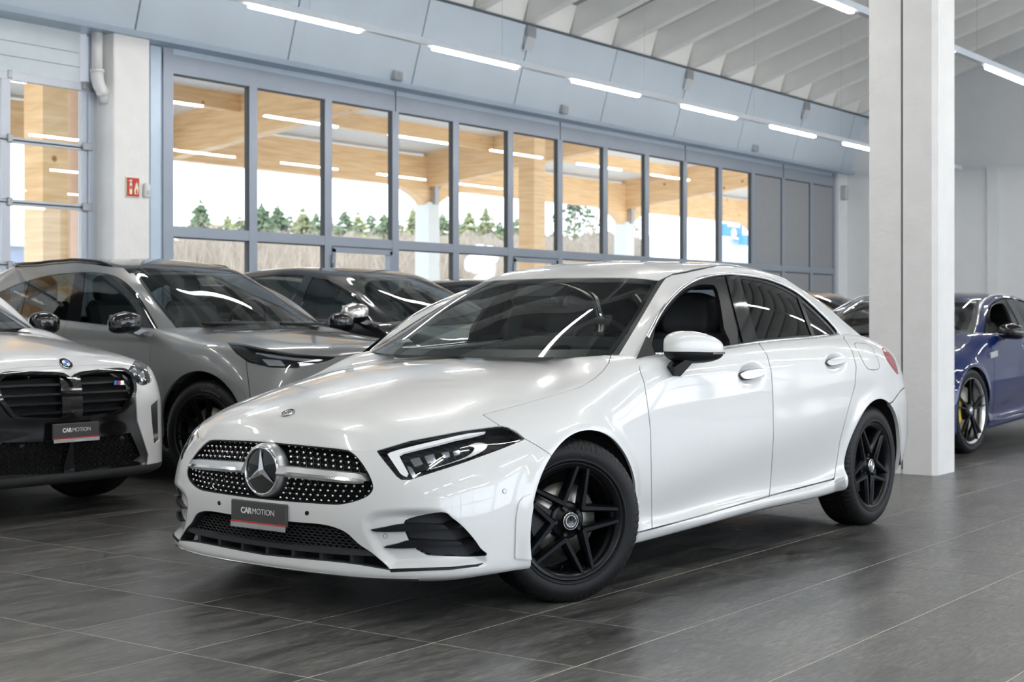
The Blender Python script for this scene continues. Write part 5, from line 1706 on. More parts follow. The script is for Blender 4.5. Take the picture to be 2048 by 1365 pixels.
def suv_shell(c, paint, arch_r, arch_z, wb, sill_m, openings=(), roof_m=None, dlo=None, trim_m=None, door_x=(.50, 1.45, 2.42), glass_m=None, bumper_m=None, hood_k=9.2):
    """bodywork of a parked car"""
    B, G = c.B, c.G
    arch = lambda S: np.minimum(np.hypot(S.x, S.z - arch_z), np.hypot(S.x - wb, S.z - arch_z)) - arch_r
    F = B.clip(-arch(B))
    low = 1.7
    body = F.clip(-(F.r - low))
    for q in openings: body = c.cut(body, q)
    g = .003
    cowl = lambda S: S.x - (.255 + .33 * S.y ** 2)
    hd = body.clip(-(body.r - 7.25)); hd = hd.clip(hd.k - hood_k); hd = hd.clip(cowl(hd)); c.put('bonnet', hd, paint, join=True)
    fb = body.clip(body.r - 7.2); fb = fb.clip(fb.k - 5.55); c.put('front_bumper', fb, bumper_m or paint, join=True)
    sd = body.clip(-(body.k - 5.58)); sd = sd.clip(sd.r - 7.35)
    c.put('fender', sd.clip(sd.x - door_x[0] + g), paint)
    e = sd.clip(-(sd.x - door_x[0])); e = e.clip(e.x - door_x[1] + g); c.put('front_door', e, paint)
    e = sd.clip(-(sd.x - door_x[1])); e = e.clip(e.x - door_x[2] + g); c.put('rear_door', e, paint)
    e = sd.clip(-(sd.x - door_x[2])); e = e.clip(e.k - 15.7); c.put('quarter_panel', e, paint)
    tl = body.clip(-(body.k - 15.7)); c.put('tailgate', tl, paint, join=True)
    dk = body.clip(-(body.k - 12.6)); dk = dk.clip(-(dk.r - 7.3)); dk = dk.clip(dk.k - 15.7); c.put('rear_deck', dk, paint, join=True)
    lo = F.clip(F.r - low - .03)
    for k0, k1, nm, jn in ((-1, 5.55, 'lower_valance', True), (5.55, 15.7, 'sill_cladding', False), (15.7, 99, 'rear_diffuser', True)):
        e = lo.clip(-(lo.k - k0)); e = e.clip(e.k - k1); c.put(nm, e, sill_m, join=jn)
    # arch trims
    d = arch(F)
    tr = F.clip(np.maximum(d - .045, -d))
    for x0, x1 in ((-1, 1.3), (1.3, 9)):
        e = tr.clip(-(tr.x - x0)); e = e.clip(e.x - x1); c.put('arch_trim', e.offset(.012), trim_m or sill_m, .02)
    inner = make_sheet(c.P, 4, 6, c.pj).offset(-.012)
    inner = inner.clip(-arch(inner) + .012); inner = inner.clip(inner.r - 7.2)
    for q in openings: inner = c.cut(inner, q, 4)
    c.put('inner_shell', inner, M_LINER, 0, join=True)
    for cx in (0, wb):
        for sg in (-1, 1):
            MB().lathe([(sg * .50, .02), (sg * .50, arch_r + .01), (sg * .86, arch_r + .005)], 30, 'y', (cx, 0, arch_z), a0=-.05, a1=math.pi + .05).build('wheel_arch_liner', M_LINER, c.root)
    MB().box(-.6, wb + .6, -.72, .72, .22, .30).build('underbody', M_BLACKM, c.root)
    # cabin
    glass_m = glass_m or M_TINT
    ws = G.clip(G.k - 2.96); ws = ws.clip(ws.r - 3.0); c.put('windscreen', ws, M_WSCR, 0, join=True)
    fr = ws.clip(np.minimum(np.minimum(3.0 - ws.r - .2, ws.r - .3), 2.96 - ws.k - .16)).offset(-.003); c.put('windscreen_border', fr, M_BLACKS, 0, join=True)
    rw = G.clip(-(G.k - 9.2)); rw = rw.clip(rw.r - 3.0); c.put('rear_window', rw, glass_m, 0, join=True)
    rf = G.clip(-(G.r - np.where(G.k < 3.3, 3.02, 3.75))); rf = rf.clip(-(rf.r - 3.02)); c.put('roof', rf, roof_m or paint, .015, join=True)
    pl = G.clip(-(G.k - 3.02)); pl = pl.clip(pl.r - np.where(pl.k < 3.3, 3.02, 3.73)); pl = pl.clip(pl.k - 9.18)
    W = pl
    if dlo is None:
        f = lambda S: np.maximum.reduce([S.r - 2.95, -(S.r - .18), -(S.k - 4.12), S.k - 8.55 + .22 * S.r])
        c.put('body_side_frame', W.clip(-f(W)), paint)
        w_ = W.clip(f(W) + .0)
        b1 = lambda S: np.abs(S.x - door_x[1] - .05) - .05
        b2 = lambda S: np.abs(S.k - 7.65) - .05
        bar = lambda S: np.minimum(b1(S), b2(S))
        c.put('side_window', w_.clip(-bar(w_)).offset(-.004), glass_m, 0)
        c.put('pillar_trim', w_.clip(b1(w_)), M_BLACKG, .008)
        c.put('window_divider', w_.clip(b2(w_)), M_BLACKG, .008)
    else:
        sdv = sd_poly(W.px, dlo)
        c.put('body_side_frame', W.clip(-sdv), paint)
        c.put('window_trim', W.clip(np.maximum(sdv, -(sdv + 2.2))), trim_m or M_BLACKS, .008)
        w_ = W.clip(sdv + 2.2)
        return w_
    return None

ID = lambda v: v
def zmap(zs, zt, xs=1.0, ys=1.0, roof_back=0.0, roof_up=0.0, y_top=1.0):
    def f(V):
        V = np.array(V, float)
        x, y, z = V[:, 0].copy(), V[:, 1].copy(), V[:, 2].copy()
        q = smooth01((x - 1.9) / 1.0) * np.clip((z - 1.0) / .38, 0, 1)
        V[:, 0] = x * xs + roof_back * q
        V[:, 1] = y * ys
        V[:, 2] = np.interp(z, zs, zt) + roof_up * smooth01((x - 1.9) / .7) * np.clip((z - 1.15) / .2, 0, 1)
        return V
    return f

# ---- blue coupe saloon behind the column
M_BLUE = mat('blue_metallic_paint', (0.0025, 0.015, 0.095), 0.35, metal=0.0, coat=1.0, spec=0.05)
def blue_car():
    r = empty('coupe_saloon', (12.07, 5.09, 0), 0.0)
    tag(r, 'dark blue four-door coupe half hidden behind the square white column', 'car')
    WARP[0] = zmap([0, .17, .312, .70, .95, 1.42], [0, .17, .34, .74, .985, 1.37], 1.075, 1.075)
    build_sedan(r, M_BLUE, (6, 14), (8, 10))
    WARP[0] = None
    w = wheel_multi(r, .352, .272, .25, M_RIM, 5, .16, .3, mat('yellow_caliper', (.6, .42, .02), .4), lip=mat('polished_rim_lip', (.55, .56, .57), .2, metal=1.0))
    four_wheels(r, w, 2.94, .925, .352, math.radians(-4))
    for cx in (0, 2.94):
        for sg in (-1, 1):
            MB().lathe([(sg * .52, .02), (sg * .52, .41), (sg * .93, .40)], 30, 'y', (cx, 0, .345), a0=-.05, a1=math.pi + .05).build('wheel_arch_liner', M_LINER, r)
    MB().box(-.6, 3.5, -.76, .76, .20, .27).build('underbody', M_BLACKM, r)
    mirror_pair(r, .78, 1.02, 1.00, M_BLACKG, M_BLACKG, .22, .07, .10)
    simple_cabin(r, -.03, 1.08)
    for sg in (-1, 1):
        MB().bar((.38, sg * .962, .80), (.56, sg * .962, .815), .02, .05).build('fender_vent', M_CHROME, r)
        for x in (1.42, 2.40):
            MB().bbox(x - .09, x + .09, sg * .958 - .012, sg * .958 + .012, .855, .885, .008).build('door_handle', M_CHROME, r)
    MB().add([(-.93, y, z) for y, z in ((-.45, .45), (.45, .45), (.40, .66), (-.40, .66))], [(0, 1, 2, 3)]).build('radiator_grille', M_BLACKG, r)
    MB().lathe([(-.95, .085), (-.965, .08), (-.96, 0)], 32, 'x', (0, 0, .56)).build('star_emblem', M_CHROME, r)
blue_car()

# ---- cars of which little shows
def small_car(name, label, loc, rz, paint, wm, roof_m=None):
    c = CarBody(name, label, loc, rz, wm, wm, rb=4, kb=8, rg=8, kg=10)
    suv_shell(c, paint, .40, .345, 2.70, M_BLACKM, roof_m=roof_m)
    w = wheel_multi(c.root, .345, .245, .225, M_RIM, 5, .10)
    four_wheels(c.root, w, 2.70, .855, .345)
    simple_cabin(c.root, .12)
    mirror_pair(c.root, .62, 1.0, 1.09, paint, M_BLACKS)
    MB().box(-.905, -.86, -.40, .40, .42, .60).build('radiator_grille', M_BLACKG, c.root)
    for sg in (-1, 1):
        MB().bbox(-.80, -.70, sg * .60 - .14, sg * .60 + .14, .70, .78, .02).build('headlamp', M_REFL, c.root)
    return c
ZS = [0, .165, .312, .63, .945, 1.41]
M_GOLD = mat('bronze_metallic_paint', (0.36, 0.19, 0.07), 0.30, metal=0.5, coat=1.0)
M_BLK = mat('black_car_paint', (0.010, 0.010, 0.013), 0.3, coat=1.0, spec=0.1)
small_car('hatchback_car', 'bronze car at the far end behind the white sedan boot', (19.25, 7.5, 0), math.pi / 2, M_GOLD, zmap(ZS, [0, .19, .35, .72, 1.06, 1.51], .99, 1.0, .35, .06))
small_car('estate_car', 'black car whose roof shows just above the white sedan roof, left', (12.35, 7.45, 0), math.pi / 2, M_BLK, zmap(ZS, [0, .19, .35, .72, 1.06, 1.52], .99, 1.0, .30, .05))

# ---- dark grey coupe crossover with silver mirrors
M_GRAPH = mat('graphite_metallic_paint', (0.016, 0.016, 0.020), 0.32, metal=0.1, coat=1.0, spec=0.15)
def dark_crossover():
    wm = zmap(ZS, [0, .22, .37, .80, 1.085, 1.575], 1.03, 1.03, .12, .03)
    c = CarBody('coupe_crossover', 'dark graphite coupe crossover with silver mirror caps behind the grey crossover', (9.86, 7.4, 0), math.pi / 2, wm, wm, flip=True, rb=5, kb=10, rg=12, kg=16)
    suv_shell(c, M_GRAPH, .42, .37, 2.81, M_BLACKM, glass_m=glass('dark_side_glass', (.16, .20, .20), 1.0, 1.55))
    w = wheel_multi(c.root, .37, .262, .245, M_RIM, 5, .12)
    four_wheels(c.root, w, 2.81, .875, .37)
    simple_cabin(c.root, .16)
    mirror_pair(c.root, .64, 1.03, 1.155, mat('brushed_silver', (.62, .60, .58), .22, metal=1.0), M_BLACKG, .24, .085, .12)
    for sg in (-1, 1):
        MB().box(-.905, -.87, sg * .20 - .16, sg * .20 + .16, .50, .74).build('kidney_grille', M_BLACKG, c.root)
        MB().bbox(-.80, -.66, sg * .62 - .15, sg * .62 + .15, .80, .90, .03).build('headlamp', M_REFL, c.root)
dark_crossover()

# ---- grey crossover
M_GREY = mat('grey_car_paint', (0.200, 0.203, 0.206), 0.30, metal=0.25, coat=1.0)
def grey_crossover():
    wm = zmap([0, .165, .312, .63, .70, .945, 1.41], [0, .22, .37, .80, .90, 1.045, 1.575], 1.0, 1.035, .42, .06)
    loc, rz = (7.55, 7.376, 0), math.pi / 2
    c = CarBody('crossover_car', 'grey crossover with black roof and black mirrors behind the white sedan', loc, rz, wm, wm, flip=True, rb=11, kb=26, rg=18, kg=22)
    HL = np.array([(455, 686), (490, 689), (532, 700), (592, 709), (672, 714.5), (655, 722), (592, 737), (539, 735), (497, 725), (472, 707)])
    DLO = refine_poly([(-60, 605), (0, 582), (38, 565), (103, 548), (168, 542.5), (213, 545.5), (244, 557), (274, 584), (301, 626), (325, 670)], False, 5)
    DLO = np.concatenate([DLO, [(213, 663.5), (114, 652), (40, 642), (-60, 630)]])
    w_ = suv_shell(c, M_GREY, .405, .362, 2.71, M_BLACKM, [HL], roof_m=M_BLACKG, dlo=DLO, trim_m=M_GREY, glass_m=glass('grey_car_rear_glass', (.45, .5, .48), 1.0, 1.5))
    bp = np.array([(152, 540), (171, 540), (158, 656), (129, 656)])
    b2 = np.array([(55, 555), (60, 555), (36, 650), (28, 650)])
    sail = np.array([(284, 592), (330, 675), (292, 672), (284, 640)])
    for q in (bp, b2, sail):
        e = c.keep(w_, q, 0); c.put('pillar_trim', e.clip(e.k - 9.0).clip(3.0 - e.clip(e.k - 9.0).k), M_BLACKG, .006)
    g_ = w_
    for q in (bp, b2, sail): g_ = c.cut(g_, q, 0)
    c.put('side_window', g_.offset(-.003), glass('grey_car_side_glass', (.22, .25, .25), 1.0, 1.75), 0)
    # lamps
    near = c.B.clip(c.B.k - 8)
    hl = c.keep(near, HL, 0)
    lamp_polys = [('light_blade', [(497, 701), (535, 706), (592, 714), (650, 718), (640, 721), (590, 719.5), (535, 712)], M_REFL, -.012),
                  ('lamp_module', [(520, 714), (560, 717), (570, 730), (535, 729)], M_REFL, -.025),
                  ('lamp_module', [(600, 722), (640, 724), (630, 731), (600, 732)], M_REFL, -.025),
                  ('lamp_shade', [(458, 688), (490, 693), (512, 712), (520, 726), (500, 722), (476, 706)], M_BLACKG, -.010)]
    for far in (0, 1):
        mk = (lambda s: s) if far else (lambda s: s.mirrored())
        h = empty('headlamp', (0, 0, 0), 0, c.root)
        sheet_obj('lens_cover', mk(hl), M_LENS, h)
        sheet_obj('housing', mk(c.keep(near, HL, -2).offset(-.045)), M_BLACKS, h)
        for nm, p, m_, off in lamp_polys:
            sheet_obj(nm, mk(c.keep(near, np.array(p), 0).offset(off)), m_, h, .01)
    w = wheel_multi(c.root, .352, .248, .225, M_RIM, 10, .075, .1)
    me = ring_text('Continental', .032, .292, math.radians(75), -.0302)
    link_mesh('sidewall_lettering', me, mat('moulded_rubber_light', (.10, .10, .10), .6), w)
    four_wheels(c.root, w, 2.71, .885, .352, math.radians(4))
    simple_cabin(c.root, .14)
    mirror_pair(c.root, .60, 1.06, 1.085, M_BLACKG, M_BLACKG, .24, .075, .10)
    # roof rails
    i = make_sheet(c.Gp, 4, 8, c.pj)
    for sg in (-1, 1):
        pts = []
        for x in np.linspace(1.32, 2.62, 15):
            S = c.G.A
            sel = (np.abs(S[:, 6] - 4.0) < .06)
            j = np.argmin(np.where(sel, np.abs(S[:, 0] - x), 9))
            zz = S[j, 2] + (.010 if 1.40 < x < 2.55 else -.008)
            pts.append((x, -sg * (S[j, 1] + .015), zz))
        MB().tube(pts, .011, 10).build('roof_rail', M_BLACKS, c.root)
    # nose
    g1 = [(-.935, -.34, .50), (-.935, .34, .50), (-.90, .42, .70), (-.90, -.42, .70)]
    MB().add(g1, [(0, 1, 2, 3)]).build('radiator_grille', M_BLACKG, c.root)
    MB().tube([(.34, -.60, 1.072), (.29, -.1, 1.072)], .010, 8).build('wiper', M_BLACKS, c.root)
    MB().tube([(.30, .05, 1.072), (.36, .58, 1.075)], .010, 8).build('wiper', M_BLACKS, c.root)
grey_crossover()

# ---- white crossover with the big twin grille
M_WHITE2 = mat('white_car_paint_second', (0.78, 0.78, 0.78), 0.28, coat=1.0)
def white_crossover():
    wm0 = zmap([0, .165, .312, .63, .70, .945, 1.41], [0, .22, .37, .80, .862, 1.045, 1.575], 1.0, 1.02, .15, .03)
    def wm(V):
        V = wm0(V)
        # upright, squarer nose
        q = smooth01((.0 - V[:, 0]) / .6)
        up = smooth01((V[:, 2] - .25) / .4) * (V[:, 2] < .95)
        V[:, 0] -= .035 * q * smooth01((V[:, 2] - .45) / .3) * np.clip(1.1 - (V[:, 2] - .8) * 4, 0, 1)
        V[:, 0] -= .05 * q * np.clip((np.abs(V[:, 1]) - .35) / .35, 0, 1)
        return V
    loc, rz = (5.135, 7.635, 0), math.pi / 2
    c = CarBody('compact_crossover', 'white crossover with large black twin grille at the left edge', loc, rz, wm, wm, rb=12, kb=30, rg=14, kg=18)
    KID = refine_poly([(141, 765), (150, 752), (165, 746), (236, 740), (256, 746), (265, 757), (269, 782), (258, 808), (244, 824), (213, 831), (165, 837), (150, 833), (142, 824), (139, 803)], n=4)
    HL = refine_poly([(256, 744), (266, 728), (275, 717), (290, 725), (301, 747), (303, 763), (286, 771), (275, 767), (264, 756)], n=3)
    BLK = np.array([(90, 747), (130, 749), (140, 762), (140, 747), (165, 743), (236, 737), (258, 744), (268, 757), (272, 782), (272, 797), (275, 843), (297, 911), (293, 934), (322, 926), (322, 990), (60, 1010), (60, 747)])
    BLK2 = np.array([(60, 749), (128, 749), (139, 757), (150, 748), (165, 745), (236, 739.5), (257, 745.5), (266, 757), (271, 782), (272, 797), (275, 843), (297, 911), (294, 934), (324, 929), (330, 1000), (60, 1020)])
    VENT = np.array([(302, 812), (318, 798), (320, 880), (309, 890), (304, 843)])
    w_ = suv_shell(c, M_WHITE2, .415, .366, 2.69, M_BLACKM, [HL, BLK2, VENT], trim_m=M_WHITE2)
    near = c.B.clip(c.B.k - 7); near = near.clip(near.x + .30); wide = near; near = near.clip(near.k - 5.7)
    face = c.cut(c.keep(wide, BLK2, .6), KID, 0)
    near = near.clip(near.r - 7.2)
    LOW = np.array([(147, 883), (262, 866), (282, 912), (262, 926), (150, 945)])
    c.put('bumper_black_panel', c.cut(face, LOW, 0).offset(-.004), M_BLACKG, .03, join=True)
    c.put('lower_grille_backing', c.keep(near, LOW, -2).offset(-.05), M_LINER, 0, join=True)
    S = c.keep(near, LOW, 0).offset(-.02)
    def mesh_lines(S):
        # crossed lattice in the lower grille
        y, z = S.y, S.z
        a = np.abs(((y * 1.0 + z * 1.6) / .045) % 1 - .5); b = np.abs(((y * 1.0 - z * 1.6) / .045) % 1 - .5)
        return np.minimum(a, b)
    c.put('lower_grille_mesh', S.clip(mesh_lines(S) - .10), M_BLACKS, .006, join=True)
    for far in (0, 1):
        mk = (lambda s: s.mirrored()) if far else (lambda s: s)
        k = empty('kidney_grille', (0, 0, 0), 0, c.root)
        sheet_obj('grille_backing', mk(c.keep(near, KID, -2).offset(-.07)), M_LINER, k)
        sd = sd_poly(near.px, KID)
        sheet_obj('grille_frame', mk(near.clip(np.maximum(sd - 1.5, -(sd + 4.5))).offset(.012)), M_BLACKG, k, .03)
        for i in range(4):
            zz = .755 - .052 * i
            sl = c.keep(near, KID, 4.5)
            sl = sl.clip(np.abs(sl.z - zz) - .0065)
            sl = sl.clip(-(sl.y - .070))
            if len(sl.T): sheet_obj('slat', mk(sl.offset(-.012)), M_BLACKS, k, .03)
        vp = c.keep(near, KID, 4); vp = vp.clip(vp.y - .068)
        sheet_obj('grille_blade', mk(vp.offset(-.006)), M_BLACKG, k, .03)
        h = empty('headlamp', (0, 0, 0), 0, c.root)
        sheet_obj('lens_cover', mk(c.keep(wide, HL, 0)), M_LENS, h)
        sheet_obj('housing', mk(c.keep(wide, HL, -2).offset(-.04)), mat('lamp_dark_chrome', (.16, .17, .18), .2, metal=.8), h)
        for p in ([(266, 740), (274, 727), (279, 742), (272, 752)], [(282, 748), (290, 736), (297, 752), (290, 762)]):
            sheet_obj('lamp_module', mk(c.keep(wide, np.array(p), 0).offset(-.02)), M_REFL, h, .01)
        sheet_obj('side_air_vent', mk(c.keep(wide.clip(5.2 - wide.k), VENT, 0).offset(-.02)), M_BLACKG, c.root, .02)
    # stripe badge on the grille
    for i, m_ in enumerate((mat('badge_light_blue', (.05, .22, .6), .4), mat('badge_dark_blue', (.03, .05, .25), .4), mat('badge_red', (.6, .03, .04), .4), M_CHROME)):
        u0 = 227 + i * 4.2
        p = np.array([(u0 + 2, 762), (u0 + 6, 761.6), (u0 + 4 + (6 if i == 3 else 0), 770.5), (u0, 771)])
        e = c.keep(near, p, 0)
        if len(e.T): sheet_obj('stripe_badge', e.offset(.004), m_, c.root, .004)
    # roundel on the bonnet
    i = np.argmin(np.abs(c.B.px[:, 1] - 729) + 1e4 * (c.B.y > 1e-4) + 1e4 * (c.B.r < 7.0))
    p, n = c.B.A[i, :3], c.B.A[i, 3:6]
    b = empty('roundel_badge', (p[0], 0, p[2] + .002), 0, c.root)
    b.rotation_euler = Vector((n[0], 0, n[2])).to_track_quat('Z', 'Y').to_euler()
    MB().lathe([(0, .041), (.004, .040), (.005, .038), (.004, 0)], 40, 'z').build('disc', M_BLACKG, b)
    r = MB(); r.lathe([(.003, .0415), (.006, .041), (.006, .039), (.003, .0388)], 40, 'z'); r.lathe([(.003, .0245), (.0055, .024), (.0055, .0228), (.003, .0226)], 40, 'z')
    r.build('chrome_rings', M_CHROME, b)
    for q in range(4):
        pts = [(0, 0, .0048)] + [(.0228 * math.cos(q * math.pi / 2 + t), .0228 * math.sin(q * math.pi / 2 + t), .0048) for t in np.linspace(0, math.pi / 2, 9)]
        MB().add(pts, [tuple(range(len(pts)))]).build('quadrant', mat('roundel_blue', (.02, .18, .6), .35) if q % 2 == 0 else M_PWHITE, b)
    j = np.argmin((c.B.z - .497) ** 2 + c.B.y ** 2 + (c.B.r > 6))
    pr = plate(c.root, (c.B.x[j] - .03, 0, .497), -math.pi / 2)
    sub = text_mesh('C CARMOTION', .011, .0002, .0004, 'CENTER')
    link_mesh('dealer_line', sub, M_PWHITE, pr, (.02, -.0115, -.052), (math.pi / 2, 0, 0))
    for y in (-.33, .33):
        MB().lathe([(-.9, .016), (-.905, .014), (-.905, 0)], 16, 'x', (.0, y, .43)).build('parking_sensor', M_BLACKS, c.root)
    w = wheel_multi(c.root, .352, .258, .235, M_RIM, 5, .10)
    four_wheels(c.root, w, 2.69, .865, .352, math.radians(14))
    simple_cabin(c.root, .14)
    mirror_pair(c.root, .66, .95, 1.085, M_BLACKG, M_BLACKG, .22, .075, .10)
white_crossover()
# ------------------------------------------------------------------ outside the glazing
M_WOOD = None
def wood_material():
    m = bpy.data.materials.new('spruce_glulam')
    m.use_nodes = True
    nt = m.node_tree
    b = nt.nodes['Principled BSDF']
    b.inputs['Roughness'].default_value = .55
    tc = nt.nodes.new('ShaderNodeTexCoord')
    mp = nt.nodes.new('ShaderNodeMapping'); mp.inputs['Scale'].default_value = (.6, .6, 7)
    nt.links.new(tc.outputs['Object'], mp.inputs[0])
    nz = nt.nodes.new('ShaderNodeTexNoise'); nz.inputs['Scale'].default_value = 2.2; nz.inputs['Detail'].default_value = 5
    nt.links.new(mp.outputs[0], nz.inputs[0])
    r = nt.nodes.new('ShaderNodeValToRGB')
    r.color_ramp.elements[0].position = .3; r.color_ramp.elements[0].color = (.78, .47, .21, 1)
    r.color_ramp.elements[1].position = .7; r.color_ramp.elements[1].color = (.95, .66, .36, 1)
    nt.links.new(nz.outputs[0], r.inputs[0])
    vo = nt.nodes.new('ShaderNodeTexVoronoi'); vo.inputs['Scale'].default_value = 1.7
    nt.links.new(tc.outputs['Object'], vo.inputs[0])
    kr = nt.nodes.new('ShaderNodeValToRGB')
    kr.color_ramp.elements[0].position = .05; kr.color_ramp.elements[0].color = (.45, .25, .12, 1)
    kr.color_ramp.elements[1].position = .09; kr.color_ramp.elements[1].color = (1, 1, 1, 1)
    nt.links.new(vo.outputs['Distance'], kr.inputs[0])
    mx = nt.nodes.new('ShaderNodeMix'); mx.data_type = 'RGBA'; mx.blend_type = 'MULTIPLY'; mx.inputs[0].default_value = 1
    nt.links.new(r.outputs[0], mx.inputs[6]); nt.links.new(kr.outputs[0], mx.inputs[7])
    nt.links.new(mx.outputs[2], b.inputs['Base Color'])
    return m
M_WOOD = wood_material()
M_ROOFP = mat('white_roof_sheet', (.82, .82, .80), .6, noise=.03)
M_POSTW = mat('white_render_post', (.80, .82, .80), .6, noise=.02)
M_YARD = mat('pale_yard_paving', (.68, .65, .61), .8, noise=.08, nscale=.4)

gr = MB().box(-60, 200, 12.25, 220, -.35, -.12).build('yard_ground', M_YARD)
tag(gr, 'pale paved yard outside the window wall', 'ground')

can = empty('timber_canopy', (29.15, 24, 0))
tag(can, 'glued timber canopy with beams and posts outside the window wall', 'canopy')
def cbox(nm, x0, x1, y0, y1, z0, z1, m=None):
    return MB().box(x0 - 29.15, x1 - 29.15, y0 - 24, y1 - 24, z0, z1).build(nm, m or M_WOOD, can)
cz = lambda y: 4.42 + .118 * (24 - y)          # lower edge of the cross beams
XB = [3.9, 12.35, 20.77, 29.15, 38.6, 47.6]
cbox('edge_beam', 0, 50, 23.86, 24.14, 4.42, 5.20)
for x in XB:
    b = MB()
    prof = [(24 - 24, cz(24) + .0), (13.2 - 24, cz(13.2)), (13.2 - 24, cz(13.2) + 1.15), (24 - 24, cz(24) + .95)]
    b.prism(prof, x - 29.15 - .14, x - 29.15 + .14, axis=0)
    b.build('cross_beam', M_WOOD, can)
    if x < 25: continue
    # post with curved head
    cbox('post', x - .22, x + .22, 23.78, 24.22, -.2, 4.05, M_POSTW)
    cbox('post_cap', x - .05, x + .10, 23.70, 23.78, 4.0, 4.95, M_STEEL)
    hd = MB()
    arc = [(.22, 3.98)] + [(.22 + 1.5 * t, 3.98 + .46 * (1 - (1 - t) ** 2) ** .9) for t in (.15, .3, .5, .75, 1.0)]
    poly = arc + [(-a, z) for a, z in arc[::-1]]
    poly = [(a, min(z, 4.44)) for a, z in poly]
    poly = [(1.72, 4.6)] + [(-1.72, 4.6)] + [(-a, z) for a, z in arc[::-1]] + arc
    hd.prism(poly, -.13, .13, axis=1)
    hd.build('curved_bracket', M_WOOD, can, (x - 29.15, 0, 0))
    MB().bar((x - 29.15 + .30, -.10, 4.42), (x - 29.15 + .30, -1.35, 5.62), .26, .30, up=(1, 0, 0)).build('brace', M_WOOD, can)
for y in (21.9, 19.4, 16.9, 14.4):
    z = cz(y) + .56
    cbox('purlin', 0, 50, y - .10, y + .10, z, z + .38)
rp = MB()
for i in range(20):
    x0 = 2.5 * i - 29.15
    rp = MB()
    v = []
    for x in (x0 + .01, x0 + 2.49):
        v += [(x, .9, cz(24.9) + .90), (x, -11.6, cz(12.4) + .99)]
    rp.add([(v[0][0], .9, cz(24.9) + .86), (v[2][0], .9, cz(24.9) + .86), (v[2][0], -11.6, cz(12.4) + .98), (v[0][0], -11.6, cz(12.4) + .98)], [(0, 1, 2, 3)])
    rp.add([(v[0][0], .9, cz(24.9) + 1.0), (v[2][0], .9, cz(24.9) + 1.0), (v[2][0], -11.6, cz(12.4) + 1.12), (v[0][0], -11.6, cz(12.4) + 1.12)], [(3, 2, 1, 0)])
    rp.build('roof_sheet', M_ROOFP, can)
for x, y in ((25.3, 18.0), (12.15, 16.5)):
    cbox('timber_post', x - .20, x + .20, y - .20, y + .20, -.2, cz(y) + .5)
cbox('timber_post', 12.62, 12.92, 16.3, 16.7, -.2, cz(16.5) + .5, mat('pale_timber', (.86, .64, .47), .6, noise=.05))

# trees
M_CON = mat('conifer_needles', (.10, .145, .07), .8, noise=.3, nscale=.7, rand=.25)
M_CON2 = mat('yellow_green_needles', (.18, .20, .085), .8, noise=.3, nscale=.7, rand=.2)
M_BARK = mat('tree_bark', (.34, .26, .20), .9, noise=.2)
M_TWIG = mat('bare_twigs', (.36, .285, .215), .9, noise=.25, nscale=.3, rand=.2)
def ratio(u):
    t = (u - 1024) / FPX
    return (math.cos(VIEW) + t * math.sin(VIEW)) / (math.sin(VIEW) - t * math.cos(VIEW)), 1 / (math.sin(VIEW) - t * math.cos(VIEW))
def conifer(u, vtop, y, width, label, m):
    r, dd = ratio(u)
    H = EYE + (HOR - vtop) * dd * y / FPX + .2
    t = empty('conifer_tree', (r * y, y, -.2))
    R = random.Random(int(u * 7 + y))
    MB().tube([(0, 0, 0), (0, 0, H * .96)], [.16, .03], 7).build('trunk', M_BARK, t)
    s = MB()
    lev = 46
    for i in range(lev):
        f = (i + R.uniform(-.4, .4)) / (lev - 1)
        f = min(max(f, 0), 1)
        z = H * (.10 + .88 * f)
        rad = 2.7 * width * (1 - f) ** .72 * R.uniform(.55, 1.12) + .10
        for k in range(17):
            a = R.uniform(0, 2 * math.pi)
            rr = rad * R.uniform(.45, 1.1)
            c, si = math.cos(a), math.sin(a)
            w = .13 * rr + .07
            dz = -.15 * rr + R.uniform(-.25, .2)
            q = rr * R.uniform(.3, .6)
            s.add([(c * .1, si * .1, z + .1), (c * q - si * w, si * q + c * w, z + dz * .4 + R.uniform(-.1, .1)), (c * rr, si * rr, z + dz), (c * q + si * w, si * q - c * w, z + dz * .4 + R.uniform(-.1, .1)), (c * q, si * q, z + R.uniform(.05, .28))], [(0, 1, 4), (1, 2, 4), (2, 3, 4), (3, 0, 4)])
    s.build('foliage', m, t)
    return tag(t, label, 'tree', 'conifers on the slope beyond the canopy')
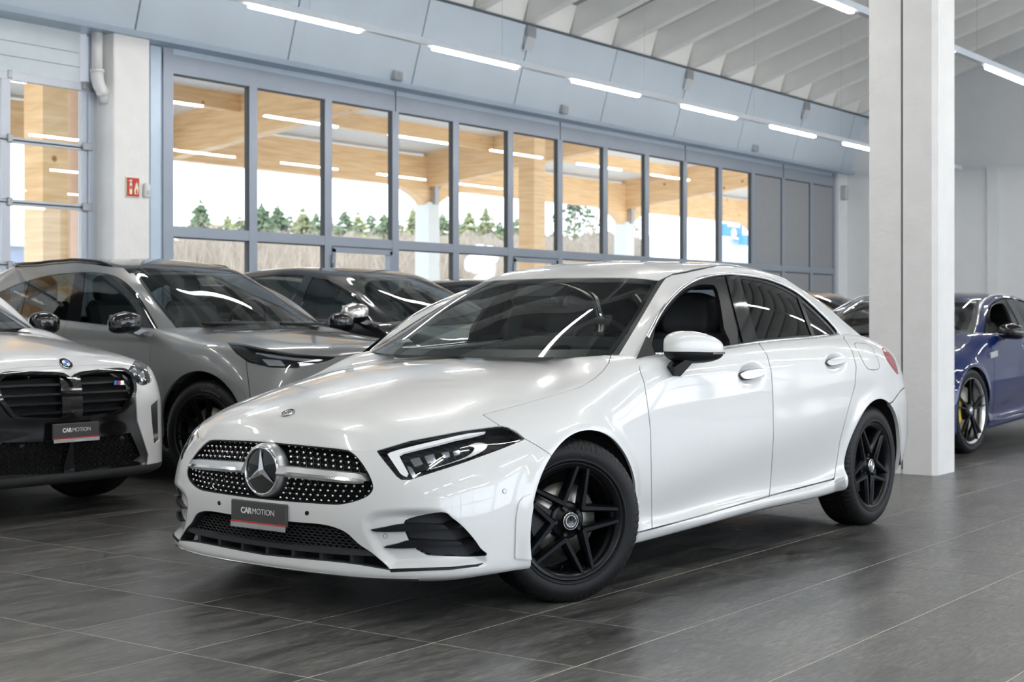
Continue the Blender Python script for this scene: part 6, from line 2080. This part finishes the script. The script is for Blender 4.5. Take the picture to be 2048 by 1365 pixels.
cons = [(402, 400, 64, 1.3, 'slim conifer standing alone in the leftmost window bay'), (455, 432, 77, 1.8, 'low conifer at the right of the leftmost window bay'),
        (523, 404, 90, 1.8, 'conifer at the left of the second window bay'), (556, 408, 103, 1.7, 'narrow conifer in the middle of the second window bay'), (606, 410, 64, 1.7, 'broad conifer at the right of the second window bay'),
        (632, 422, 84, 1.7, 'conifer touching the second mullion from the left'), (690, 416, 90, 2.0, 'left conifer of the third window bay'), (716, 420, 103, 2.1, 'middle conifer of the third window bay'), (742, 418, 69.5, 1.7, 'right conifer of the third window bay'),
        (768, 428, 77, 1.7, 'conifer beside the third mullion'), (826, 414, 90, 1.6, 'conifer just left of the white canopy post'), (885, 424, 103, 1.8, 'conifer just right of the white canopy post'),
        (938, 420, 64, 2.0, 'dense conifer at the left of the fifth window bay'), (972, 412, 77, 2.3, 'dense tall conifer in the fifth window bay'), (1000, 440, 90, 1.8, 'low conifer at the right of the fifth window bay'), (1034, 430, 103, 1.8, 'conifer left of the timber post'),
        (480, 428, 118, 2.3, 'small conifer touching the first mullion from the left'), (580, 424, 131, 2.2, 'small conifer between the two broad conifers of the second window bay'), (662, 430, 118, 2.2, 'small conifer at the left edge of the third window bay'),
        (800, 438, 131, 2.3, 'small conifer at the left edge of the fourth window bay'), (920, 436, 118, 2.2, 'small conifer at the left edge of the fifth window bay')]
stands = []
for i, (u, v, y, w, lb) in enumerate(cons):
    y, w0 = 64.0, min(w, 1.9)
    while True:
        w = w0 * (y / 70) ** .5
        px_, rd = ratio(u)[0] * y, 3.1 * w + .6
        if all(abs(px_ - a) > rd + c_ or abs(y - b) > rd + c_ for a, b, c_ in stands): break
        y += 2.0
    stands.append((px_, y, rd))
    conifer(u, v, y, w, lb, M_CON2 if i % 3 == 1 or i in (12, 13) else M_CON)

def bare_tree(u, vtop, y, label, leaf=None, name='bare_tree'):
    r, dd = ratio(u)
    H = EYE + (HOR - vtop) * dd * y / FPX + .2
    t = empty(name, (r * y, y, -.2))
    R = random.Random(int(u))
    tr = MB().tube([(0, 0, 0), (R.uniform(-.2, .2), 0, H * .5), (R.uniform(-.3, .3), 0, H * .95)], [.16, .11, .03], 7)
    tr.build('trunk', M_BARK, t)
    s = MB()
    for k in range(60):
        z = H * R.uniform(.35, .95)
        a, L = R.uniform(0, 6.28), H * .28 * R.uniform(.4, 1.1) * (1.2 - z / H)
        p = Vector((0, 0, z)); d = Vector((math.cos(a), math.sin(a), R.uniform(.3, 1.0))).normalized()
        s.tube([p, p + d * L * .5, p + d * L + Vector((0, 0, .1))], [.035, .022, .008], 4, False, False)
        for j in range(5):
            q = p + d * L * R.uniform(.3, 1); e = Vector((R.uniform(-1, 1), R.uniform(-1, 1), R.uniform(.1, 1))).normalized()
            s.tube([q, q + e * L * .45], [.016, .006], 3, False, False)
    s.build('branches', M_TWIG, t)
    if leaf:
        f = MB()
        for k in range(900):
            z = H * R.uniform(.45, 1.0); a = R.uniform(0, 6.28); rr = H * .26 * math.sqrt(R.random()) * math.sin(math.pi * min(1, (z / H - .4) / .62)) ** .6
            c = Vector((rr * math.cos(a), rr * math.sin(a), z))
            p = [c + Vector((R.uniform(-.3, .3), R.uniform(-.3, .3), R.uniform(-.22, .22))) for _ in range(3)]
            f.add(p, [(0, 1, 2)])
        f.build('foliage', leaf, t)
    return tag(t, label, 'tree')
bare_tree(1150, 410, 63, 'tall pine with bare trunk right of the timber post', M_CON, 'pine_tree')
bare_tree(1185, 440, 54.5, 'bare tree in the seventh window bay')
bare_tree(1275, 432, 56, 'bare tree just right of the second white canopy post')
bare_tree(1335, 440, 55, 'bare tree in the ninth window bay')
bare_tree(362, 445, 55, 'bare tree at the left edge of the window wall')
bare_tree(430, 438, 57, 'bare tree between the two leftmost conifers')

# leafless scrub along the slope: far too many stems to count
s = MB()
R = random.Random(3)
for k in range(15000):
    u = R.uniform(300, 1372)
    y = R.uniform(43.5, 49.5)
    r, dd = ratio(u)
    x = r * y
    top = EYE + (HOR - R.gauss(464, 11)) * dd * y / FPX
    z0 = R.uniform(-.1, max(.2, top - 1.6))
    L = min(R.uniform(.8, 2.4), top - z0 + .3)
    dx = R.gauss(0, .6) * L
    w = R.uniform(.012, .04)
    s.add([(x - w, y, z0), (x + w, y, z0), (x + dx, y + R.gauss(0, .3), z0 + L)], [(0, 1, 2)])
    if k % 2:
        zz = z0 + L * R.uniform(.3, .8); dx2 = R.gauss(0, .5)
        s.add([(x + dx * .5 - w * .6, y, zz), (x + dx * .5 + w * .6, y, zz), (x + dx * .5 + dx2, y, zz + abs(dx2) * R.uniform(.5, 1.5))], [(0, 1, 2)])
o = s.build('scrub', M_TWIG)
tag(o, 'leafless beige scrub along the slope outside', 'scrub', kind='stuff')
bk = MB()
n = 90
top, bot = [], []
for i in range(n + 1):
    u = 250 + (1375 - 250) * i / n
    r, dd = ratio(u); y = 50
    bot.append((r * y, y, -.2)); top.append((r * y, y + 1.5, EYE + (HOR - 470 - 7 * math.sin(i * 1.7) - 5 * math.sin(i * .61)) * dd * y / FPX))
bk.add(bot + top, [(i, i + 1, n + 2 + i, n + 1 + i) for i in range(n)], True)
o = bk.build('scrub_bank', mat('scrub_bank_brush', (.30, .245, .19), .95, noise=.4, nscale=3.5))
tag(o, 'brushy earth bank behind the leafless scrub', 'bank')

# white service building with a blue sign
def hits(u, v, y):
    r, dd = ratio(u)
    return r * y, y, EYE + (HOR - v) * dd * y / FPX
x0, _, _ = hits(1388, 500, 40); x1, _, zt = hits(1440, 443, 40); x2, _, _ = hits(1520, 500, 40)
sbld = empty('service_building', (x0, 40, -.2))
MB().box(0, x1 - x0, 0, 2.8, 0, zt + .4).build('front_wall', mat('bright_white_wall', (.88, .89, .90), .5), sbld)
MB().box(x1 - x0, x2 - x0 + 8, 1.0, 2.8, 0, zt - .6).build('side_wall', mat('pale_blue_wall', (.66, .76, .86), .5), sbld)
a = hits(1446, 447, 40.9); b = hits(1482, 476, 40.9)
MB().box(a[0] - x0, b[0] - x0, .80, .95, b[2] + .2, a[2] + .2).build('blue_sign', mat('sign_blue', (.05, .22, .60), .4), sbld)
cx, czz = (a[0] + b[0]) / 2 - x0, (a[2] + b[2]) / 2 + .12
MB().lathe([(.79, .30), (.76, .30), (.76, .21), (.79, .21)], 28, 'y', (cx, 0, czz - .1)).build('sign_ring', M_PWHITE, sbld)
MB().box(cx - .07, cx + .07, .76, .79, czz - .35, czz + .1).build('sign_mark', M_PWHITE, sbld)
for k in range(4):
    MB().box(cx - .75 + k * .4, cx - .5 + k * .4, .76, .79, czz + .28, czz + .48).build('sign_letter', M_PWHITE, sbld)
a = hits(1480, 470, 40.5); b = hits(1500, 492, 40.5)
MB().box(a[0] - x0, b[0] - x0, .3, .6, b[2] + .2, a[2] + .2).build('blue_side_sign', MATS['sign_blue'], sbld)
tag(sbld, 'white service building with a blue sign seen through the last window bay', 'building')

# neighbouring shed seen through the sectional door
a = hits(12, 420, 36); b = hits(92, 420, 36)
sh = empty('metal_shed', (a[0], 36, -.2))
w_ = b[0] - a[0] + 3
zr, zt = hits(40, 488, 36)[2] + .2, hits(40, 425, 36)[2] + .2
MB().box(-4, w_, 0, 6, 0, zr).build('wall', mat('shed_blue_grey', (.22, .25, .33), .6, noise=.04), sh)
for k in range(9):
    xx = -4 + (w_ + 4) / 9 * k
    MB().add([(xx + .02, -.2, zr), (xx + (w_ + 4) / 9 - .02, -.2, zr), (xx + (w_ + 4) / 9 - .02, 3.2, zt), (xx + .02, 3.2, zt), (xx + .02, -.2, zr - .08), (xx + (w_ + 4) / 9 - .02, -.2, zr - .08)], [(0, 1, 2, 3), (4, 5, 1, 0)]).build('roof_sheet', mat('shed_roof_metal', (.50, .60, .68), .4, metal=.2), sh)
tag(sh, 'blue-grey metal shed seen through the sectional door', 'shed')

# steam
m = bpy.data.materials.new('white_steam')
m.use_nodes = True
nt = m.node_tree; nt.nodes.clear()
out = nt.nodes.new('ShaderNodeOutputMaterial'); df = nt.nodes.new('ShaderNodeBsdfDiffuse'); df.inputs[0].default_value = (.95, .95, .95, 1)
tl = nt.nodes.new('ShaderNodeBsdfTranslucent'); tl.inputs[0].default_value = (.95, .95, .95, 1)
ad = nt.nodes.new('ShaderNodeMixShader'); ad.inputs[0].default_value = .5
tr = nt.nodes.new('ShaderNodeBsdfTransparent'); mx = nt.nodes.new('ShaderNodeMixShader')
nz = nt.nodes.new('ShaderNodeTexNoise'); nz.inputs['Scale'].default_value = 2.0
mr = nt.nodes.new('ShaderNodeMapRange'); mr.inputs[1].default_value = .3; mr.inputs[2].default_value = .7; mr.inputs[3].default_value = .35; mr.inputs[4].default_value = .95
nt.links.new(nz.outputs[0], mr.inputs[0]); nt.links.new(mr.outputs[0], mx.inputs[0])
nt.links.new(df.outputs[0], ad.inputs[1]); nt.links.new(tl.outputs[0], ad.inputs[2])
nt.links.new(tr.outputs[0], mx.inputs[1]); nt.links.new(ad.outputs[0], mx.inputs[2]); nt.links.new(mx.outputs[0], out.inputs[0])
st = MB(); R = random.Random(5)
c = hits(962, 530, 41)
for k in range(22):
    r_ = R.uniform(.2, .42)
    st.ball((R.gauss(0, .40), R.gauss(0, .25), R.gauss(0, .34)), r_, r_, r_, 14, 8)
o = st.build('steam_cloud', m, None, c)
tag(o, 'puff of white steam beyond the fifth window bay', 'steam', kind='stuff')
